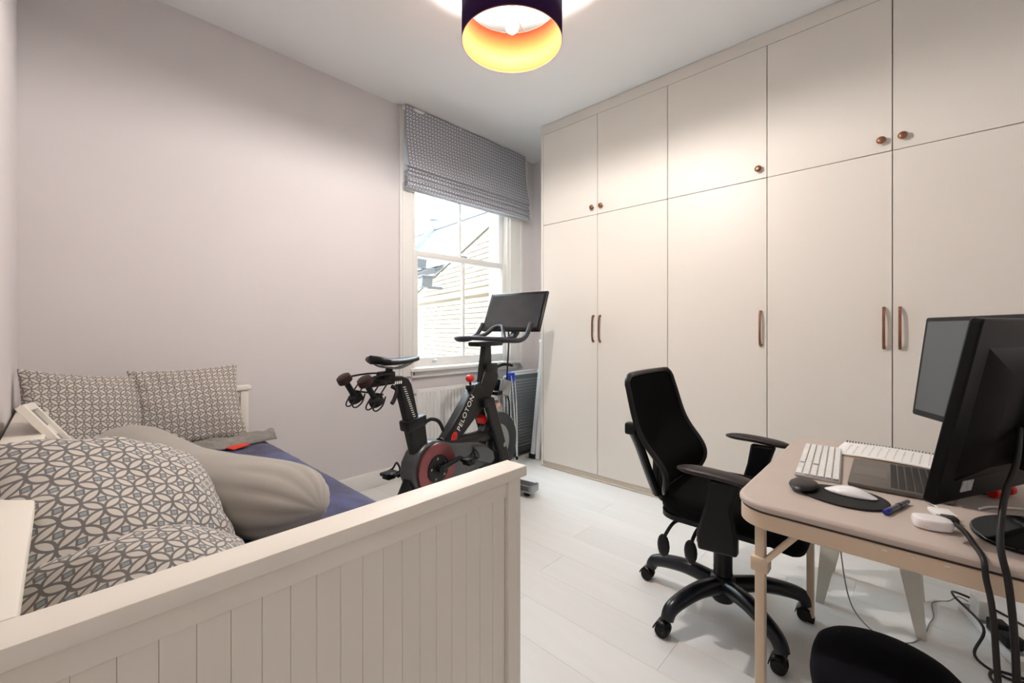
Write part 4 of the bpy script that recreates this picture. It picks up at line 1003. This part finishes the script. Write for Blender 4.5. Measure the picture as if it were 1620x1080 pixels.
# monitors
M_mon = mat('monitor_black', rgb(8, 7, 7), .4, spec=.22, bump=.05, bscale=500)
def monitor(lab, corner, dirn, nrm, wid, hei, z0, tilt, flip, base_c, sticker):
    """corner = lower near corner of the screen; dirn runs along the lower edge, nrm is where the screen faces"""
    d = Vector(dirn+(0,)).normalized(); nn = Vector(nrm+(0,)).normalized()
    up_ = (Vector((0, 0, 1))*cos(tilt)-nn*sin(tilt)); nf = (nn*cos(tilt)+Vector((0, 0, 1))*sin(tilt))
    m = thing('monitor', lab, 'monitor', (base_c[0], base_c[1], DT), 0, 'desk monitors')
    Mx = basis(d, up_, nf, (corner[0]-base_c[0], corner[1]-base_c[1], z0-DT))
    sh_ = MB().prism(rrect(0, wid, 0, hei, .010, 4), -.022, 0, Mx).build('casing', M_mon, m, 40, bevel=.004)
    cc = Matrix.Translation((0, 0, 0))
    q = MB(); a0, b0, a1, b1 = .05, .05, wid-.05, hei-.06
    q.add([(a0, b0, -.022), (a1, b0, -.022), (a1, b1, -.022), (a0, b1, -.022), (a0+.05, b0+.04, -.048), (a1-.05, b0+.04, -.048), (a1-.05, b1-.05, -.048), (a0+.05, b1-.05, -.048)],
          [(0, 1, 5, 4), (1, 2, 6, 5), (2, 3, 7, 6), (3, 0, 4, 7), (4, 5, 6, 7)], Mx)
    q.build('back_shell', M_mon, sh_, 30, bevel=.006)
    MB().box(.016, wid-.016, .022, hei-.016, 0, .0008, Mx).build('display', mat('monitor_glass', rgb(70, 74, 76), .3, coat=.2), sh_, 0)
    MB().box(.02, .075, .008, .013, 0, .0012, Mx).build('badge', M_grey, sh_, 0)
    if sticker: MB().box(.085, .125, .022, .048, -.0245, -.0225, Mx).build('sticker', mat('sticker_white', rgb(196, 200, 200), .5, var=.25, vscale=60), sh_, 0)
    mid = Mx @ Vector((wid/2, hei*.46, -.05)); mid2 = Mx @ Vector((wid/2, hei*.46, -.085))
    MB().rbox(-.06, .06, -.11, .12, -.085, -.045, .01, 2, Mx @ Matrix.Translation((wid/2, hei*.46, 0))).build('mount', M_mon, m)
    nk = MB(); dx = d*.035; th_ = -nn*.022
    p0 = Vector((mid2.x, mid2.y, .012)); p1 = Vector((mid2.x, mid2.y, mid2.z+.03))
    vs = [p0-dx, p0+dx, p0+dx+th_, p0-dx+th_, p1-dx, p1+dx, p1+dx+th_, p1-dx+th_]
    nk.add(vs, [(0, 3, 2, 1), (4, 5, 6, 7), (0, 1, 5, 4), (1, 2, 6, 5), (2, 3, 7, 6), (3, 0, 4, 7)]).build('neck', M_mon, m, 30, bevel=.005)
    ang_ = math.atan2(d.y, d.x)
    MB().prism([(.13*cos(t_), .095*sin(t_)) for t_ in [2*pi*k/36 for k in range(36)]], .0, .010, Matrix.Translation((mid2.x*.4, mid2.y*.4, 0)) @ Matrix.Rotation(ang_, 4, 'Z')).build('stand_base', mat('piano_black', rgb(8, 8, 9), .06), m, 40, bevel=.003)
    return m
monitor('near black monitor seen from behind with its cable', (1.285, -.012), (.894, -.448), (.448, .894), .53, .405, .798, R(11), False, (1.385, -.165), True)
monitor('far black monitor with its blank grey screen in view', (1.82, -.245), (.88, .47), (-.47, .88), .53, .378, .842, R(7), True, (2.02, -.20), False)
# red bit set and white cable
rd = thing('bit_holder', 'small red and black screwdriver bit holder on the desk', 'tool', (1.715, -.17, DT), R(-30))
for a in (-.032, .032): MB().lathe([(.012, -.009), (.014, -.006), (.014, .006), (.012, .009)], 14, Matrix.Translation((a, 0, .0145)) @ Matrix.Rotation(pi/2, 4, 'Y')).build('red_cap', M_red, rd)
for a in (-.016, 0, .016): MB().lathe([(.010, -.006), (.012, -.004), (.012, .004), (.010, .006)], 14, Matrix.Translation((a, 0, .0145)) @ Matrix.Rotation(pi/2, 4, 'Y')).build('barrel_ring', mat('dark_maroon_vinyl', rgb(46, 22, 20), .5), rd)
for i in range(4): MB().rbox(-.028+i*.012, -.021+i*.012, .022, .030, .0, .045, .002, 1).build('bit', M_grey, rd)
MB().rbox(-.034, .034, .018, .034, .001, .022, .003).build('tray', M_blk, rd)
cable('white_charging_cable', 'white charging cable lying on the desk in front of the bit holder', [(1.545, -.118, DT+.004), (1.575, -.135, DT+.004), (1.60, -.165, DT+.004), (1.62, -.21, DT+.004), (1.64, -.28, DT+.004), (1.62, -.40, DT+.004)], .0028, M_key)

# ================================================================ under and around the desk
so = thing('metal_stool', 'white sheet-metal stool with tapered legs between desk and wardrobe', 'stool', (2.40, .135, 0))
M_stool = mat('cream_metal', rgb(232, 230, 218), .35)
MB().prism(rrect(-.155, .155, -.155, .155, .03), .435, .45).build('seat', M_stool, so, 40, bevel=.004)
MB().prism(rrect(-.15, .15, -.15, .15, .03), .395, .436).build('seat_skirt', M_stool, so, 40)
for sx_ in (-1, 1):
    for sy_ in (-1, 1):
        q = MB(); t0, b0 = .145, .172; wt, wb = .085, .03
        vs = []
        for (h_, e, wd_) in ((.0012, b0, wb), (.42, t0, wt)):
            c = Vector((sx_*e, sy_*e, h_))
            vs += [c, c-Vector((sx_*wd_, 0, 0)), c-Vector((sx_*wd_, sy_*.004, 0)), c-Vector((sx_*.004, sy_*.004, 0)), c-Vector((sx_*.004, sy_*wd_, 0)), c-Vector((0, sy_*wd_, 0))]
        q.add(vs, [(0, 1, 2, 3, 4, 5)[::-1], (6, 7, 8, 9, 10, 11)]+[(i, (i+1) % 6, 6+(i+1) % 6, 6+i) for i in range(6)]).build('leg', M_stool, so, 0)
# low black padded stool partly under the desk
ps = thing('padded_stool', 'round-topped black padded stool at the bottom edge beside the desk', 'stool', (1.275, .045, 0))
M_pad = mat('black_velour', rgb(7, 7, 12), .9, spec=.2, var=.2, vscale=20)
slab(-.138, .138, -.138, .138, lambda u, v: .412-.040*(u*u+v*v), .075, pw=2.8).build('seat_pad', M_pad, ps, 60)
MB().lathe([(.11, .335), (.12, .35), (.10, .365)], 24).build('seat_plate', M_nyl, ps)
MB().lathe([(.025, .03), (.025, .345)], 16).build('pedestal', M_nyl, ps)
MB().lathe([(.17, .001), (.17, .012), (.06, .03), (.03, .05)], 32).build('base', M_nyl, ps)
# power strip, plugs, floor cables
stp_ = thing('power_strip', 'white power strip with plugs on the floor by the wardrobe', 'power strip', (2.43, -.22, 0), R(20))
MB().rbox(-.18, .18, -.028, .028, .001, .036, .006).build('strip_body', M_wplast, stp_)
for i in range(4):
    MB().box(-.15+i*.085, -.10+i*.085, -.02, .02, .036, .0366).build('socket', M_grey, stp_, 0)
for nm_, lab, x, w, h, mt_ in (('mains_plug', 'black mains plug nearest in the white power strip', -.10, .05, .04, M_rub), ('mains_plug', 'black mains plug in the middle of the white power strip', -.03, .05, .045, M_rub), ('usb_charger', 'white charger block in the power strip', .07, .06, .075, M_wplast)):
    pl_ = thing(nm_, lab, 'plug', (2.43+x*cos(R(20)), -.22+x*sin(R(20)), .0372), R(20), 'plugs in the power strip')
    MB().rbox(-w/2, w/2, -.024, .024, 0, h, .006).build('plug_body', mt_, pl_)
    MB().cyl((0, -.024, h*.4), (0, -.04, h*.4), .006, n=10).build('cord_grip', mt_, pl_)
cable('black_power_cord', 'black power cord looping behind the power strip', [(2.40, -.275, .05), (2.36, -.33, .02), (2.25, -.33, .006), (2.17, -.24, .006), (2.24, -.16, .006), (2.36, -.19, .060), (2.50, -.12, .085), (2.62, -.14, .05), (2.66, -.25, .007), (2.55, -.36, .006)], .0045, M_cab_b)
cable('black_floor_lead', 'black lead curled on the floor in front of the power strip', [(2.32, -.295, .05), (2.25, -.36, .008), (2.12, -.34, .005), (2.06, -.26, .005), (2.13, -.19, .005), (2.20, -.22, .005), (2.18, -.36, .005), (2.0, -.46, .005)], .0045, M_cab_b)
cable('white_desk_lead', 'thin white lead hanging from the desk and trailing over the floor', [(1.95, .205, .70), (1.93, .20, .55), (1.94, .19, .35), (1.99, .16, .15), (2.08, .075, .03), (2.17, .01, .004), (2.22, -.015, .004), (2.29, -.035, .004), (2.36, -.045, .004), (2.44, -.06, .004), (2.56, -.06, .004), (2.62, -.11, .004), (2.56, -.135, .06), (2.50, -.16, .08)], .0022, MATS['grey_plastic'])
